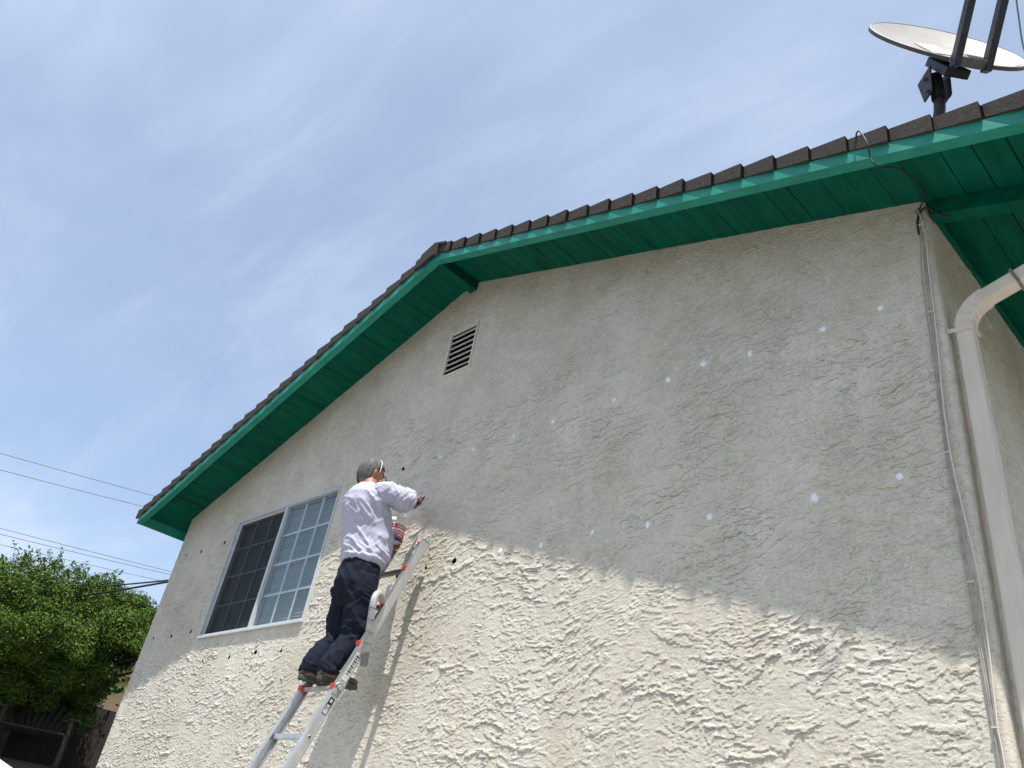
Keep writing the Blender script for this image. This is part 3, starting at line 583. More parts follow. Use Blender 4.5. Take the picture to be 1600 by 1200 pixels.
for j in range(na):
    p = rim[j]; out = (p - Cd).normalized()
    for a, c in ((0, 0.002), (0.007, 0.0), (0.007, -0.020), (0.002, -0.020), (0.0, -0.004)): vs.append(p + out * a + N * c)
m.add(vs, [(j * 5 + k, j * 5 + (k + 1) % 5, ((j + 1) % na) * 5 + (k + 1) % 5, ((j + 1) % na) * 5 + k) for j in range(na) for k in range(5)]); m.build('rim', DISHB, dish, smooth=False)
m = MB()                                                        # pale faded decal on the face
dec = [(-0.30, 0.30), (0.02, 0.42), (0.20, 0.02), (-0.14, -0.02)]
vs = []
for a, bq in dec: vs.append(Cd + wv * 0.424 * a + U * 0.44 * bq + N * ((a * a + bq * bq - 1) * 0.060 + 0.003))
m.add(vs + [v - N * 0.002 for v in vs], [(0, 1, 2, 3), (7, 6, 5, 4), (0, 4, 5, 1), (1, 5, 6, 2), (2, 6, 7, 3), (3, 7, 4, 0)]); m.build('decal', DISHL, dish)
Bp = Cd - U * 0.43 - wv * 0.038
m = MB(); m.bar(Bp - wv * 0.094 - U * 0.038 + N * 0.005, Bp + wv * 0.094 - U * 0.038 + N * 0.005, 0.050, 0.082, up=U); m.build('feed_bracket', GREYMET, dish, bevel=0.004)
D = az * math.cos(math.radians(52)) + Vector((0, 0, 1)) * math.sin(math.radians(52))
for s in (-1, 1):
    m = MB(); p = Bp + wv * 0.082 * s - U * 0.044 + N * 0.033; 
    m.bar(p - D * 0.066, p + D * 0.52, 0.037, 0.055, up=N); m.build('feed_arm', BLACK, dish, bevel=0.004)
LN = Bp + D * 0.52
m = MB(); m.bar(LN - wv * 0.09 - U * .04, LN + wv * 0.09 - U * .04, 0.04, 0.04); m.tube([LN, LN + (Cd - LN).normalized() * 0.14], [0.035, 0.05], n=14); m.build('feed_horn', GREYMET, dish, smooth=False)
bk = Cd - U * 0.20 - N * 0.092
m = MB(); m.bar(bk + U * 0.10 - wv * .045, bk - U * 0.205 + N * 0.02 - wv * .045, 0.13, 0.05, up=N); m.build('back_bracket', BLACK, dish, bevel=0.006)
mt = Vector((0.173, -0.088, 4.031))
for s_ in (-1, 1):
    m = MB(); p = mt + wv * 0.052 * s_
    m.hexa([p + wv * .004 * s_ * q[0] + az * q[1] + Vector((0, 0, q[2])) for q in ((-1, -.045, -.085), (1, -.045, -.085), (1, .035, -.085), (-1, .035, -.085), (-1, -.075, .10), (1, -.075, .10), (1, .055, .10), (-1, .055, .10))]); m.build('tilt_plate', BLACK, dish)
    for du in (0.05, -0.05):
        m = MB(); q = p + Vector((0, 0, du)) + wv * .0042 * s_; m.tube([q, q + wv * 0.016 * s_], 0.010, n=6); m.build('bolt', GREYMET, dish)
m = MB(); m.tube([mt + Vector((0, 0, -.095)), mt + Vector((0, 0, .085))], 0.036, n=14); m.build('clamp', BLACK, dish)
m = MB(); m.tube(spline([(0.02, -0.03, L(0.02) + 0.09), (0.05, -0.035, 3.55), (0.085, -0.04, 3.72), (0.14, -0.045, 3.83), (0.168, -0.070, 3.92), (0.173, -0.088, 4.09)], 6), 0.030, n=14); m.build('mast', BLACK, dish, smooth=True)
m = MB(); zf = L(0.06) + 0.105; m.hexa([(-0.08, -0.12, L(-.08) + .1), (0.12, -0.12, L(.12) + .1), (0.12, 0.06, L(.12) + .1), (-0.08, 0.06, L(-.08) + .1), (-0.08, -0.12, L(-.08) + .108), (0.12, -0.12, L(.12) + .108), (0.12, 0.06, L(.12) + .108), (-0.08, 0.06, L(-.08) + .108)]); m.build('base_plate', BLACK, dish)
cable('coax_cable', [LN, LN + Vector((0.06, 0.05, -0.10)), Cd + az * 0.24 + wv * 0.26 + Vector((0, 0, 0.03)), Cd + wv * 0.36 - U * 0.14 + az * 0.05, Cd + wv * 0.34 - U * 0.44 + az * 0.03, (0.47, 0.10, 3.60), (0.44, 0.12, L(.44) + .1)], 0.0045, CABLE_W, None, parent=dish)

# ------------------------------------------------------------------ extension ladder
lad = empty('extension_ladder', (-3.75, -1.45, GZ), 'aluminium extension ladder with orange rung locks leaning on the stucco wall', 'ladder')
def LY(z): return -0.077 - 0.373 * (2.011 - z)
LD = Vector((0, 0.373, 1)).normalized(); LN_ = Vector((0, -1, 0.373)).normalized()
XL, XR = -3.975, -3.560
def rail(x, xo, za, zb, dep, th, name, dy=0.0, mtl=ALU):
    sgn = 1 if xo > x else -1                                    # C channel: web outside, flanges turned inward
    a = Vector((x, LY(za), za)) + LN_ * dy; bb = Vector((x, LY(zb), zb)) + LN_ * dy
    prof = [(0, -dep / 2), (0, dep / 2), (-th, dep / 2), (-th, dep / 2 - 0.006), (-0.004, dep / 2 - 0.008), (-0.004, -dep / 2 + 0.008), (-th, -dep / 2 + 0.006), (-th, -dep / 2)]
    m = MB(); vs = []
    for c in (a, bb):
        for u, v in prof: vs.append(c + Vector((u * sgn, 0, 0)) + LN_ * v)
    m.add(vs, [(j, (j + 1) % 8, 8 + (j + 1) % 8, 8 + j) for j in range(8)] + [tuple(range(7, -1, -1)), tuple(range(8, 16))])
    # shallow ribs pressed along the web
    for v in (-dep * 0.27, 0, dep * 0.27): m.bar(a + Vector((sgn * 0.0012, 0, 0)) + LN_ * v + LD * .004, bb + Vector((sgn * 0.0012, 0, 0)) + LN_ * v - LD * .004, 0.003, 0.006, up=LN_)
    return m.build(name, mtl, lad)
for x, xo in ((XL, XL - 1), (XR, XR + 1)):
    rail(x, xo, 0.66, 1.985, 0.060, 0.034, 'upper_rail')
    rail(x + (0.004 if x > XL else -0.004), xo, GZ + 0.03, 0.835, 0.062, 0.036, 'lower_rail')
    sg = 1 if xo > x else -1
    m = MB(); c = Vector((x, LY(1.985), 1.985)); vs = []
    for i in range(9):
        t = math.pi * i / 8
        for u in (0.004, -0.036): vs.append(c + Vector((u * sg, 0, 0)) + LN_ * 0.033 * math.cos(t) + LD * (0.032 * math.sin(t)))
    m.add(vs, [(2 * i, 2 * i + 1, 2 * i + 3, 2 * i + 2) for i in range(8)] + [tuple(2 * i for i in range(9)), tuple(2 * i + 1 for i in range(8, -1, -1)), (0, 16, 17, 1)]); m.build('rail_cap', GREYPL, lad)
    m = MB(); c = Vector((x - sg * 0.012, LY(GZ + .02), GZ + .02)); m.box((c.x - .03, c.y - .05, GZ + 0.012), (c.x + .03, c.y + .05, GZ + .05)); m.build('rubber_foot', RUBBER, lad)
    if sg > 0:
        w = empty('wheel', (x - 0.05, LY(1.95) + 0.01, 1.965)); w.parent = lad; w.matrix_parent_inverse = Matrix.Translation(-lad.location)
        cw = Vector((x - 0.055, LY(1.965) + 0.004, 1.972))
        m = MB(); m.tube([cw - Vector((.016, 0, 0)), cw + Vector((.016, 0, 0))], 0.028, n=18); m.build('tyre', ORANGE, w)
        m = MB(); m.tube([cw - Vector((.024, 0, 0)), cw + Vector((.0239, 0, 0)), cw + Vector((.024, 0, 0)), cw + Vector((.029, 0, 0))], [0.018, 0.018, 0.007, 0.007], n=12); m.build('hub', BLACK, w)
        m = MB(); m.bar(cw + Vector((0.0, -.02, -.075)), cw + Vector((0.0, 0, -.03)), 0.012, 0.03); m.bar(cw + Vector((.0, -.025, -.07)), Vector((x - .003, LY(1.90), 1.90)), 0.012, 0.02); m.build('wheel_bracket', BLACK, w)
rz = [-1.49, -1.20, -0.91, -0.62, -0.33, -0.035, 0.26, 0.559, 0.868, 1.162, 1.452, 1.745]
for i, z in enumerate(rz):
    y = LY(z); m = MB(); up = z > 0.6
    xa, xb = XL - 0.003 + .005, XR + 0.003 - .005
    if z > 0.8:
        m.bar((xa, y, z), (xb, y, z), 0.040, 0.024, up=(0, 0, 1)); m.bar((xa + .012, y - 0.021, z), (xb - .012, y - 0.021, z), 0.006, 0.016, up=(0, 0, 1)); o = m.build('rung', ALU_D if z > 1.0 else GREYPL, lad, bevel=0.003)
        for x, sg in ((XL, 1), (XR, -1)):
            m = MB(); m.bar((x + sg * .003, y - .014, z + 0.002), (x + sg * .046, y - .012, z + 0.002), 0.056, 0.036, up=(0, 0, 1)); m.build('rung_lock', ORANGE, lad, bevel=0.004)
    else:
        m.bar((xa, y, z + .011), (xb, y, z + .011), 0.034, 0.006, up=(0, 0, 1)); m.bar((xa, y - 0.014, z - .002), (xb, y - 0.014, z - .002), 0.006, 0.020, up=(0, 0, 1)); m.bar((xa, y + 0.014, z - .002), (xb, y + 0.014, z - .002), 0.006, 0.020, up=(0, 0, 1)); m.bar((xa, y, z - .0155), (xb, y, z - .0155), 0.030, 0.006, up=(0, 0, 1)); m.build('rung', ALU, lad)
        for x, sg in ((XL - .004, -1), (XR + .004, 1)):
            m = MB(); m.tube([(x, y, z), (x + sg * .0045, y, z)], [0.013, 0.010], n=14); m.build('rivet', ALU, lad); m = MB(); m.tube([(x + sg * .0046, y, z), (x + sg * .0052, y, z)], 0.007, n=12); m.build('rivet_hole', BLACK, lad)
# stickers on the right rail
def sticker(z0, z1, w, mtl, marks, xx, name):
    a = Vector((xx, LY(z0), z0)); bb = Vector((xx, LY(z1), z1)); m = MB(); m.bar(a, bb, 0.001, w, up=LN_, mi=0); ln = (bb - a).length
    for (t0, t1, v0, v1) in marks:
        m.bar(a + LD * ln * t0 + Vector((0.001, 0, 0)) + LN_ * (v0 + v1) / 2 * w, a + LD * ln * t1 + Vector((0.001, 0, 0)) + LN_ * (v0 + v1) / 2 * w, 0.0008, (v1 - v0) * w, up=LN_, mi=1)
    m.build(name, mtl, lad)
sticker(0.70, 0.80, 0.036, [STICKER, STICKER_W], [(0.04, 0.30, -.38, .38), (0.34, 0.40, -.38, .38), (0.44, 0.56, -.3, .3), (0.72, 0.90, -.22, .22)], XR + 0.0062, 'sticker')
mk = [(0.05, 0.20, -.42, .42)] ; random.seed(3)
sticker(0.915, 1.10, 0.040, [STICKER_W, STICKER], [(0.22 + 0.09 * k, 0.22 + 0.09 * k + 0.022 + 0.02 * (k % 2), -.34, .30) for k in range(8)] + [(0.25 + 0.18 * k, 0.31 + 0.18 * k, -.05, .05) for k in range(4)], XR + 0.0035, 'sticker')
# locking hinge plate where the sections meet
m = MB(); c = Vector((XR + .0085, LY(0.862), 0.862)); m.bar(c - LD * 0.045, c + LD * 0.045, 0.006, 0.06, up=LN_); m.tube([c + Vector((.003, 0, 0.005)), c + Vector((.020, 0, 0.005))], 0.017, n=16); m.build('hinge_lock', GREYPL, lad, bevel=0.002)
m = MB(); arc = [Vector((XR + 0.013, LY(0.862), 0.862)) + LN_ * 0.034 * math.cos(t) + LD * (0.034 * math.sin(t)) for t in [math.radians(20 * k) for k in range(0, 10)]]; m.tube(arc, 0.0035, n=8); m.build('lock_handle', ALU, lad, smooth=True)
# padded grey hook hanging beside the rail
m = MB(); m.tube(spline([(-3.565, -0.335, 1.468), (-3.52, -0.40, 1.490), (-3.475, -0.455, 1.462), (-3.455, -0.475, 1.400), (-3.462, -0.460, 1.30), (-3.480, -0.435, 1.19), (-3.495, -0.415, 1.10)], 7), 0.023, n=14); m.build('grey_hose', GREYPL, lad, smooth=True)
m = MB(); m.tube([(-3.496, -0.414, 1.10), (-3.509, -0.398, 1.025)], [0.0245, 0.0235], n=14); m.build('hose_end', GREYMET, lad, smooth=False)
for k in range(6):
    q = spline([(-3.475, -0.455, 1.462), (-3.455, -0.475, 1.400), (-3.462, -0.460, 1.30), (-3.480, -0.435, 1.19), (-3.495, -0.415, 1.10)], 3)[2 * k]; q2 = q + Vector((-.001, 0, -.006)); m = MB(); m.tube([q, q2], 0.0242, n=14); m.build('hose_band', GREYMET, lad)

# ------------------------------------------------------------------ the man
pers = None
fd = Vector((0.10, 0.995, 0)).normalized(); rt = Vector((fd.y, -fd.x, 0)); UP = Vector((0, 0, 1))
HC = Vector((-3.925, -0.462, 2.435))                            # head centre
def ring(z, cx, cy, rx, ry): return ((cx, cy, z), rt, fd, rx, ry)
def limb(mb, pts, rad, n=16, k=5):
    P = spline(pts, k); R = []
    for i in range(len(pts) - 1):
        for j in range(k): R.append(rad[i] + (rad[i + 1] - rad[i]) * j / k)
    R.append(rad[-1]); mb.tube(P, R, n=n)
hf = (fd * 0.97 - UP * 0.22).normalized(); hu = (UP * 0.97 + fd * 0.22).normalized()   # the head tips towards the work
def HP(a, b, c): return HC + rt * a + hf * b + hu * c
B = MB()
B.loft([ring(1.50, -3.765, -.442, .10, .08), ring(1.62, -3.778, -.44, .12, .09), ring(1.78, -3.79, -.43, .115, .09), ring(1.95, -3.81, -.435, .13, .11), ring(2.10, -3.825, -.465, .14, .105), ring(2.22, -3.835, -.475, .145, .085), ring(2.285, -3.857, -.475, .09, .070), ring(2.33, -3.885, -.475, .058, .058), ring(2.40, -3.91, -.47, .055, .058)])
hd = [(-0.118, .018, .045, .050, .034), (-0.10, .015, .055, .062, 0), (-0.075, .008, .066, .080, 0), (-0.04, .003, .074, .092, 0), (0.0, 0, .077, .097, 0), (0.045, -.004, .076, .096, 0), (0.08, -.006, .064, .082, 0), (0.105, -.006, .044, .058, 0), (0.119, -.004, .018, .025, 0)]
B.loft([(HP(0, b, c), rt, hf, rx, ry) for c, b, rx, ry, _ in hd], n=24)
B.ball(HP(0, .100, -.018), (.014, .022, .024), ax=(rt, hf, hu)); B.ball(HP(0, .108, -.030), (.018, .016, .012), ax=(rt, hf, hu))   # nose
B.ball(HP(0, .074, -.098), (.026, .024, .020), ax=(rt, hf, hu))                      # chin
B.ball(HP(0, .090, -.064), (.022, .012, .007), ax=(rt, hf, hu)); B.ball(HP(0, .088, -.076), (.020, .012, .007), ax=(rt, hf, hu))
B.ball(HP(0, .085, .028), (.050, .016, .010), ax=(rt, hf, hu))                       # brow
for s in (-1, 1):
    B.ball(HP(s * .079, -.004, -.012), (.008, .019, .032), ax=(rt, hf, hu)); B.ball(HP(s * .086, -.012, -.004), (.007, .014, .024), ax=(rt, hf, hu)); B.ball(HP(s * .048, .070, -.035), (.018, .016, .018), ax=(rt, hf, hu))
SR = Vector((-3.675, -.462, 2.225)); ER = Vector((-3.615, -.335, 2.235)); WR = Vector((-3.738, -.185, 2.338)); 
SL = Vector((-4.005, -.47, 2.215)); EL = Vector((-4.015, -.33, 2.02)); WL = Vector((-3.90, -.235, 1.955))
limb(B, [SR - rt * .06, SR, (SR + ER) / 2, ER, (ER + WR) / 2, WR], [.045, .050, .042, .036, .034, .027])
limb(B, [SL + rt * .06, SL, (SL + EL) / 2, EL, (EL + WL) / 2, WL], [.045, .050, .040, .034, .032, .026])
def hand(mb, wrist, axis, palmn, side, curl, scale=1.0):
    """palm along axis, palmn = direction the palm faces, fingers curl towards palmn"""
    a = axis.normalized(); pn = (palmn - a * palmn.dot(a)).normalized(); lat = a.cross(pn) * side
    mb.loft([(wrist + a * t * scale, lat, pn, w * scale, h * scale) for t, w, h in ((-.01, .024, .019), (.02, .032, .017), (.055, .040, .015), (.085, .040, .014), (.095, .034, .010))], n=16)
    for k, (off, ln) in enumerate(((.029, .070), (.010, .078), (-.010, .072), (-.029, .058))):
        p = wrist + (a * .086 + lat * off) * scale; d = a.copy(); pts = [p - a * .012 * scale, p]; ang = curl * (0.9 + 0.08 * k)
        for seg, fr in enumerate((0.45, 0.32, 0.23)):
            c, s_ = math.cos(ang), math.sin(ang); d = (d * c + pn * s_); pn2 = pn; 
            e1 = (a * math.cos(ang * (seg + 1)) + pn * math.sin(ang * (seg + 1))); p = p + e1 * ln * fr * scale; pts.append(p)
        mb.tube(pts, [.0095 * scale, .0095 * scale, .009 * scale, .0085 * scale, .007 * scale], n=8)
    p = wrist + (a * .03 + lat * .030) * scale; q = p + (a * .030 + lat * .022 + pn * .020) * scale; r = q + (a * .026 - lat * .004 + pn * .020) * scale
    mb.tube([p - lat * .01, p, q, r], [.012 * scale, .012 * scale, .0105 * scale, .008 * scale], n=8)
ax_r = (Vector((-3.765, -.105, 2.350)) - WR).normalized()
hand(B, WR, ax_r, Vector((-0.3, 0.35, -0.9)), 1, 1.0)
ax_l = Vector((0.55, 0.80, 0.15)).normalized()
hand(B, WL, ax_l, Vector((0.75, -0.45, 0.2)), 1, 0.55)
# legs inside the trousers, hips to ankles
LHIP, LKN, LAN = Vector((-3.845, -.452, 1.50)), Vector((-3.850, -.428, 1.22)), Vector((-3.868, -.552, 0.975))
RHIP, RKN, RAN = Vector((-3.685, -.436, 1.50)), Vector((-3.697, -.402, 1.22)), Vector((-3.705, -.515, 0.975))
for h, k_, a_ in ((LHIP, LKN, LAN), (RHIP, RKN, RAN)):
    limb(B, [h + UP * .10, h, (h + k_) / 2, k_, (k_ + a_) / 2 - fd * .012, a_], [.085, .082, .068, .052, .048, .036])
    B.loft([(a_ + UP * -.055 + fd * .02, rt, fd, .036, .09), (a_ + UP * .0, rt, fd, .036, .04)], n=14)
bm_ = remeshed(B, 0.0052, 1)
pers = link('person', bm_, SKIN, None, smooth=True); tag(pers, 'grey-haired man in white sweatshirt and navy trousers standing on the ladder, patching the wall', 'person')

def rough_fold(me, fn):
    co = get_co(me); no = get_no(me); set_co(me, co + no * fn(co, no)[:, None])
# sweatshirt
T = MB()
T.loft([ring(1.722, -3.790, -.432, .152, .136), ring(1.79, -3.795, -.414, .164, .158), ring(1.87, -3.804, -.410, .168, .176), ring(1.96, -3.814, -.424, .172, .180), ring(2.05, -3.825, -.457, .182, .180), ring(2.13, -3.830, -.485, .188, .168), ring(2.20, -3.838, -.495, .188, .150), ring(2.255, -3.848, -.492, .158, .122), ring(2.300, -3.868, -.482, .100, .088), ring(2.335, -3.886, -.476, .066, .066)], n=36)
limb(T, [SR - rt * .08, SR + UP * .004, (SR + ER) / 2, ER + Vector((.0, 0, -.012)), (ER + WR) / 2 + Vector((0, 0, -.006)), WR - ax_r * .012], [.085, .084, .079, .076, .060, .040])
limb(T, [SL + rt * .08, SL + UP * .004, (SL + EL) / 2, EL, (EL + WL) / 2, WL - ax_l * .012], [.085, .082, .072, .066, .054, .038])
tm = remeshed(T, 0.0055, 3)
def ridge(u, v, seed, k=3.4): return np.clip(1 - np.abs(perlin(u, v, seed)) * k, 0, 1)
def shirt_fold(c, n):
    x, y, z = c[:, 0], c[:, 1], c[:, 2]
    a = x * 0.64 + y * 0.77                                        # across the body as one sees it
    d = 0.010 * perlin(a * 7 + z * 5, z * 5 - a * 8, 201)
    d += 0.009 * ridge((a + 0.9 * z) * 12, (z - 0.7 * a) * 3.2, 205) ** 1.5 * sst(2.24, 2.15, z)     # long diagonal pulls from the arm
    d += 0.005 * ridge((a - 0.5 * z) * 16, (z + 0.7 * a) * 5, 206)
    arm = np.clip(sst(-3.72, -3.66, x) * sst(2.10, 2.16, z) + sst(-0.36, -0.30, y) * sst(2.16, 2.22, z), 0, 1)
    d += arm * (0.009 * ridge((y + 0.35 * z) * 17, (z - 0.3 * y) * 5, 209) + 0.005 * ridge((y - z * .6) * 28, z * 9, 210))
    low = sst(1.90, 1.78, z)                                       # bunching above the hem
    d += low * (0.012 * ridge((a + 1.9 * z) * 8, z * 9 - a * 4, 213) + 0.006 * ridge((a + .4 * z) * 22, z * 12, 214))
    d += 0.006 * sst(1.77, 1.745, z) - 0.006 * sst(1.745, 1.725, z)
    return d
rough_fold(tm, shirt_fold)
link('sweatshirt', tm, FABRIC, pers, smooth=True)
# trousers
T = MB()
T.loft([ring(1.40, -3.765, -.440, .11, .085), ring(1.47, -3.768, -.446, .142, .115), ring(1.56, -3.772, -.446, .158, .134), ring(1.65, -3.780, -.440, .154, .130), ring(1.73, -3.788, -.434, .142, .120), ring(1.775, -3.792, -.430, .134, .114)], n=32)
def leg(h, k_, a_):
    limb(T, [h + UP * .12, h + UP * .02, (h + k_) / 2 - fd * .006, k_ + fd * .004, (k_ + a_) / 2 - fd * .010, a_ + UP * .03, a_ - UP * .012], [.092, .096, .088, .078, .070, .064, .065], n=20)
leg(LHIP, LKN, LAN); leg(RHIP, RKN, RAN)
pm_ = remeshed(T, 0.0055, 3)
def pant_fold(c, n):
    x, y, z = c[:, 0], c[:, 1], c[:, 2]; a = x * 0.64 + y * 0.77
    d = 0.010 * perlin(a * 8, z * 6, 231)
    d += 0.009 * ridge((a * 1.0 + z * .6) * 9, (z - a) * 3, 233) + 0.005 * ridge((a * 1.3 - z * .5) * 12, (z + a) * 5, 234)
    kn = np.exp(-((z - 1.22) / 0.11) ** 2); d += kn * 0.007 * ridge(a * 7 + z * 9, z * 20 - a * 6, 235)
    an = sst(1.10, 0.99, z); d += an * 0.006 * ridge(a * 9 + z * 6, z * 24 + a * 9, 237)
    se = np.exp(-((z - 1.47) / 0.06) ** 2); d += se * 0.006 * ridge(a * 6 - z * 10, z * 22 + a * 12, 239) - se * 0.005
    return d
rough_fold(pm_, pant_fold); link('trousers', pm_, PANTS, pers, smooth=True)
m = MB(); m.bar((-3.93, -.575, 1.545), (-3.86, -.615, 1.545), 0.004, 0.10, up=(0, 0, 1)); 
# shoes
for a_ in (LAN, RAN):
    sh = None
    T = MB(); base = a_.z - 0.068; heel = a_ - fd * .065; q = Vector((heel.x, heel.y, 0))
    prof = [(0.0, .028, .050), (0.02, .036, .078), (0.07, .038, .080), (0.12, .039, .062), (0.18, .046, .050), (0.235, .043, .044), (0.27, .028, .034), (0.282, .012, .022)]
    T.loft([(q + fd * t + UP * (base + 0.022 + hgt / 2), rt, UP, w, hgt / 2) for t, w, hgt in prof], n=18)
    o = link('shoe', remeshed(T, 0.005, 1), SHOE, pers, smooth=True)
    m = MB(); n_ = 22; vs = []
    outl = [(-.002, 0), (.004, .026), (.03, .037), (.08, .037), (.12, .037), (.17, .045), (.22, .046), (.26, .034), (.284, .014), (.288, 0), (.284, -.014), (.26, -.034), (.22, -.046), (.17, -.045), (.12, -.037), (.08, -.037), (.03, -.037), (.004, -.026)]
    for zz_ in (base, base + .027):
        for t, w in outl: vs.append(q + fd * t + rt * w + UP * zz_)
    n_ = len(outl); m.add(vs, [(j, (j + 1) % n_, n_ + (j + 1) % n_, n_ + j) for j in range(n_)] + [tuple(range(n_ - 1, -1, -1)), tuple(range(n_, 2 * n_))])
    for t in (.02, .05, .08, .16, .19, .22, .25): m.bar(q + fd * t - rt * .033 + UP * (base - .003), q + fd * t + rt * .033 + UP * (base - .003), 0.012, 0.006)
    s_o = m.build('sole', SOLE, o, bevel=0.003)
    m = MB(); m.ball(q + fd * .245 + UP * (base + .047), (.034, .040, .020), ax=(rt, fd, UP)); m.build('toe_cap', SHOE_T, o, smooth=True)
# hair: a shell over the crown, sides and nape
hm = MB(); nu, nv = 72, 44; vs = []; 
for i in range(nv + 1):
    p = math.pi * i / nv
    for j in range(nu):
        t = 2 * math.pi * j / nu; a = math.sin(p) * math.cos(t); b_ = math.sin(p) * math.sin(t); c = math.cos(p)
        vs.append((a, b_, c))
fs = [(i * nu + j, i * nu + (j + 1) % nu, (i + 1) * nu + (j + 1) % nu, (i + 1) * nu + j) for i in range(nv) for j in range(nu)]
def hairok(v):
    a, b_, c = v                                                   # right, forward, up
    if b_ > 0.45: return c > 0.42 + (b_ - 0.45) * 0.5
    if b_ > 0.02: return c > 0.10 + b_ * 0.7
    if b_ > -0.22: return c > 0.06
    return c > -0.74
fs = [f for f in fs if all(hairok(vs[q]) for q in f)]
used = sorted({q for f in fs for q in f}); mp_ = {q: k for k, q in enumerate(used)}
vv = [HP(vs[q][0] * .0875, vs[q][1] * .107 - .003, vs[q][2] * .131 + .002) for q in used]
me = bpy.data.meshes.new('hair'); me.from_pydata([tuple(v) for v in vv], [], [tuple(mp_[q] for q in reversed(f)) for f in fs]); me.update()
co = get_co(me); no = get_no(me); set_co(me, co + no * (0.0022 * perlin(co[:, 0] * 60 + co[:, 1] * 30, co[:, 2] * 90, 77) + 0.002 * perlin(co[:, 0] * 160, co[:, 2] * 200 + co[:, 1] * 150, 78))[:, None])
ho = link('hair', me, HAIR, pers, smooth=True); sm = ho.modifiers.new('thick', 'SOLIDIFY'); sm.thickness = 0.007; sm.offset = -1
# eyes, glasses and the thin white strap over the crown
for s in (-1, 1):
    m = MB(); m.ball(HP(s * .032, .082, .004), .011); m.build('eye', TUBW, pers, smooth=True)
m = MB()
for s in (-1, 1):
    m.tube([HP(s * .034 + .024 * math.cos(t), .112, .000 + .018 * math.sin(t)) for t in [2 * math.pi * k / 16 for k in range(17)]], 0.0024, n=6, cap=False)
    m.tube([HP(s * .058, .110, .006), HP(s * .080, .085, .010), HP(s * .086, .02, .012), HP(s * .085, -.012, .006), HP(s * .083, -.02, -.008)], 0.0026, n=6)
m.tube([HP(-.012, .113, .003), HP(.012, .113, .003)], 0.0024, n=6); m.build('spectacles', GLASSES, pers, smooth=True)
m = MB(); m.tube([HP(.0905 * math.cos(t), .020 - .012 * math.sin(t), 0.136 * math.sin(t) + .002) for t in [math.pi * (k / 24) for k in range(25)]], 0.0030, n=6); m.build('strap', WHITE_PL, pers, smooth=True)
# putty knife in his right hand
kn = empty('putty_knife', WR + ax_r * .07, 'putty knife with dark handle and pale blade in the man\'s right hand', 'putty knife')
hc = WR + ax_r * .085 + Vector((-0.3, 0.35, -0.9)).normalized() * .030
kd = Vector((-0.35, -0.55, -0.75)).normalized(); kd = Vector((-.45, -.25, -.85)).normalized()
m = MB(); m.tube([hc - kd * .075, hc - kd * .04, hc + kd * .02, hc + kd * .045], [.013, .017, .016, .010], n=12); m.build('handle', BLACK, kn, smooth=True)
m = MB(); a0 = hc + kd * .045; a1 = hc + kd * .135; lx = rt.cross(kd).normalized(); lx = (Vector((0.64, 0.77, 0)) - kd * Vector((0.64, 0.77, 0)).dot(kd)).normalized(); nn = kd.cross(lx) * 0.0008
m.hexa([a0 - lx * .010 - nn, a0 + lx * .010 - nn, a1 + lx * .022 - nn, a1 - lx * .022 - nn, a0 - lx * .010 + nn, a0 + lx * .010 + nn, a1 + lx * .022 + nn, a1 - lx * .022 + nn]); m.build('blade', WHITE_PL, kn)
# tub of filler held against his front
tb = Vector((-3.835, -.195, 1.972)); ta = Vector((-0.05, -0.02, 1)).normalized()
tub = empty('tub', tb, 'white plastic filler tub with red and purple label held at the man\'s belly', 'tub')
tx, ty, _ = frame(ta)
def lathe(prof, name, mtl, par, n=32):
    m = MB(); vs = [tb + ta * h + (tx * math.cos(2 * math.pi * j / n) + ty * math.sin(2 * math.pi * j / n)) * r for r, h in prof for j in range(n)]; k = len(prof)
    m.add(vs, [(i * n + j, i * n + (j + 1) % n, (i + 1) * n + (j + 1) % n, (i + 1) * n + j) for i in range(k - 1) for j in range(n)] + [tuple(range(n - 1, -1, -1))]); return m.build(name, mtl, par, smooth=False)
body = lathe([(.070, 0), (.082, .15), (.082, .175), (.079, .175), (.079, .15), (.066, .005)], 'tub_body', TUBW, tub)
lathe([(.0822, .152), (.087, .154), (.087, .172), (.084, .177)], 'rim', TUBW, tub)
def band(h0, h1, mtl, name, a0=0, a1=360):
    m = MB(); n = 30; vs = []
    for h in (h0, h1):
        for j in range(n + 1):
            t = math.radians(a0 + (a1 - a0) * j / n); r = .0706 + .08 * h + .0006; vs.append(tb + ta * h + (tx * math.cos(t) + ty * math.sin(t)) * r)
    m.add(vs, [(j, j + 1, n + 2 + j, n + 1 + j) for j in range(n)]); m.build(name, mtl, body)
band(0.004, 0.034, TUBP, 'label_band'); band(0.036, 0.082, TUBR, 'label_band'); band(0.100, 0.130, TUBR, 'label_band')
m = MB()
for row, (h0, h1) in enumerate(((.044, .056), (.062, .075), (.108, .122))):
    t = 0
    while t < 360:
        w = random.uniform(3, 7); r = .0706 + .08 * h0 + .0014
        if random.random() < 0.75:
            pts = [tb + ta * h + (tx * math.cos(math.radians(q)) + ty * math.sin(math.radians(q))) * (.0706 + .08 * h + .0013) for h, q in ((h0, t), (h0, t + w), (h1, t + w), (h1, t))]; m.add(pts, [(0, 1, 2, 3)])
        t += w + 3
m.build('label_marks', TUBW, body)

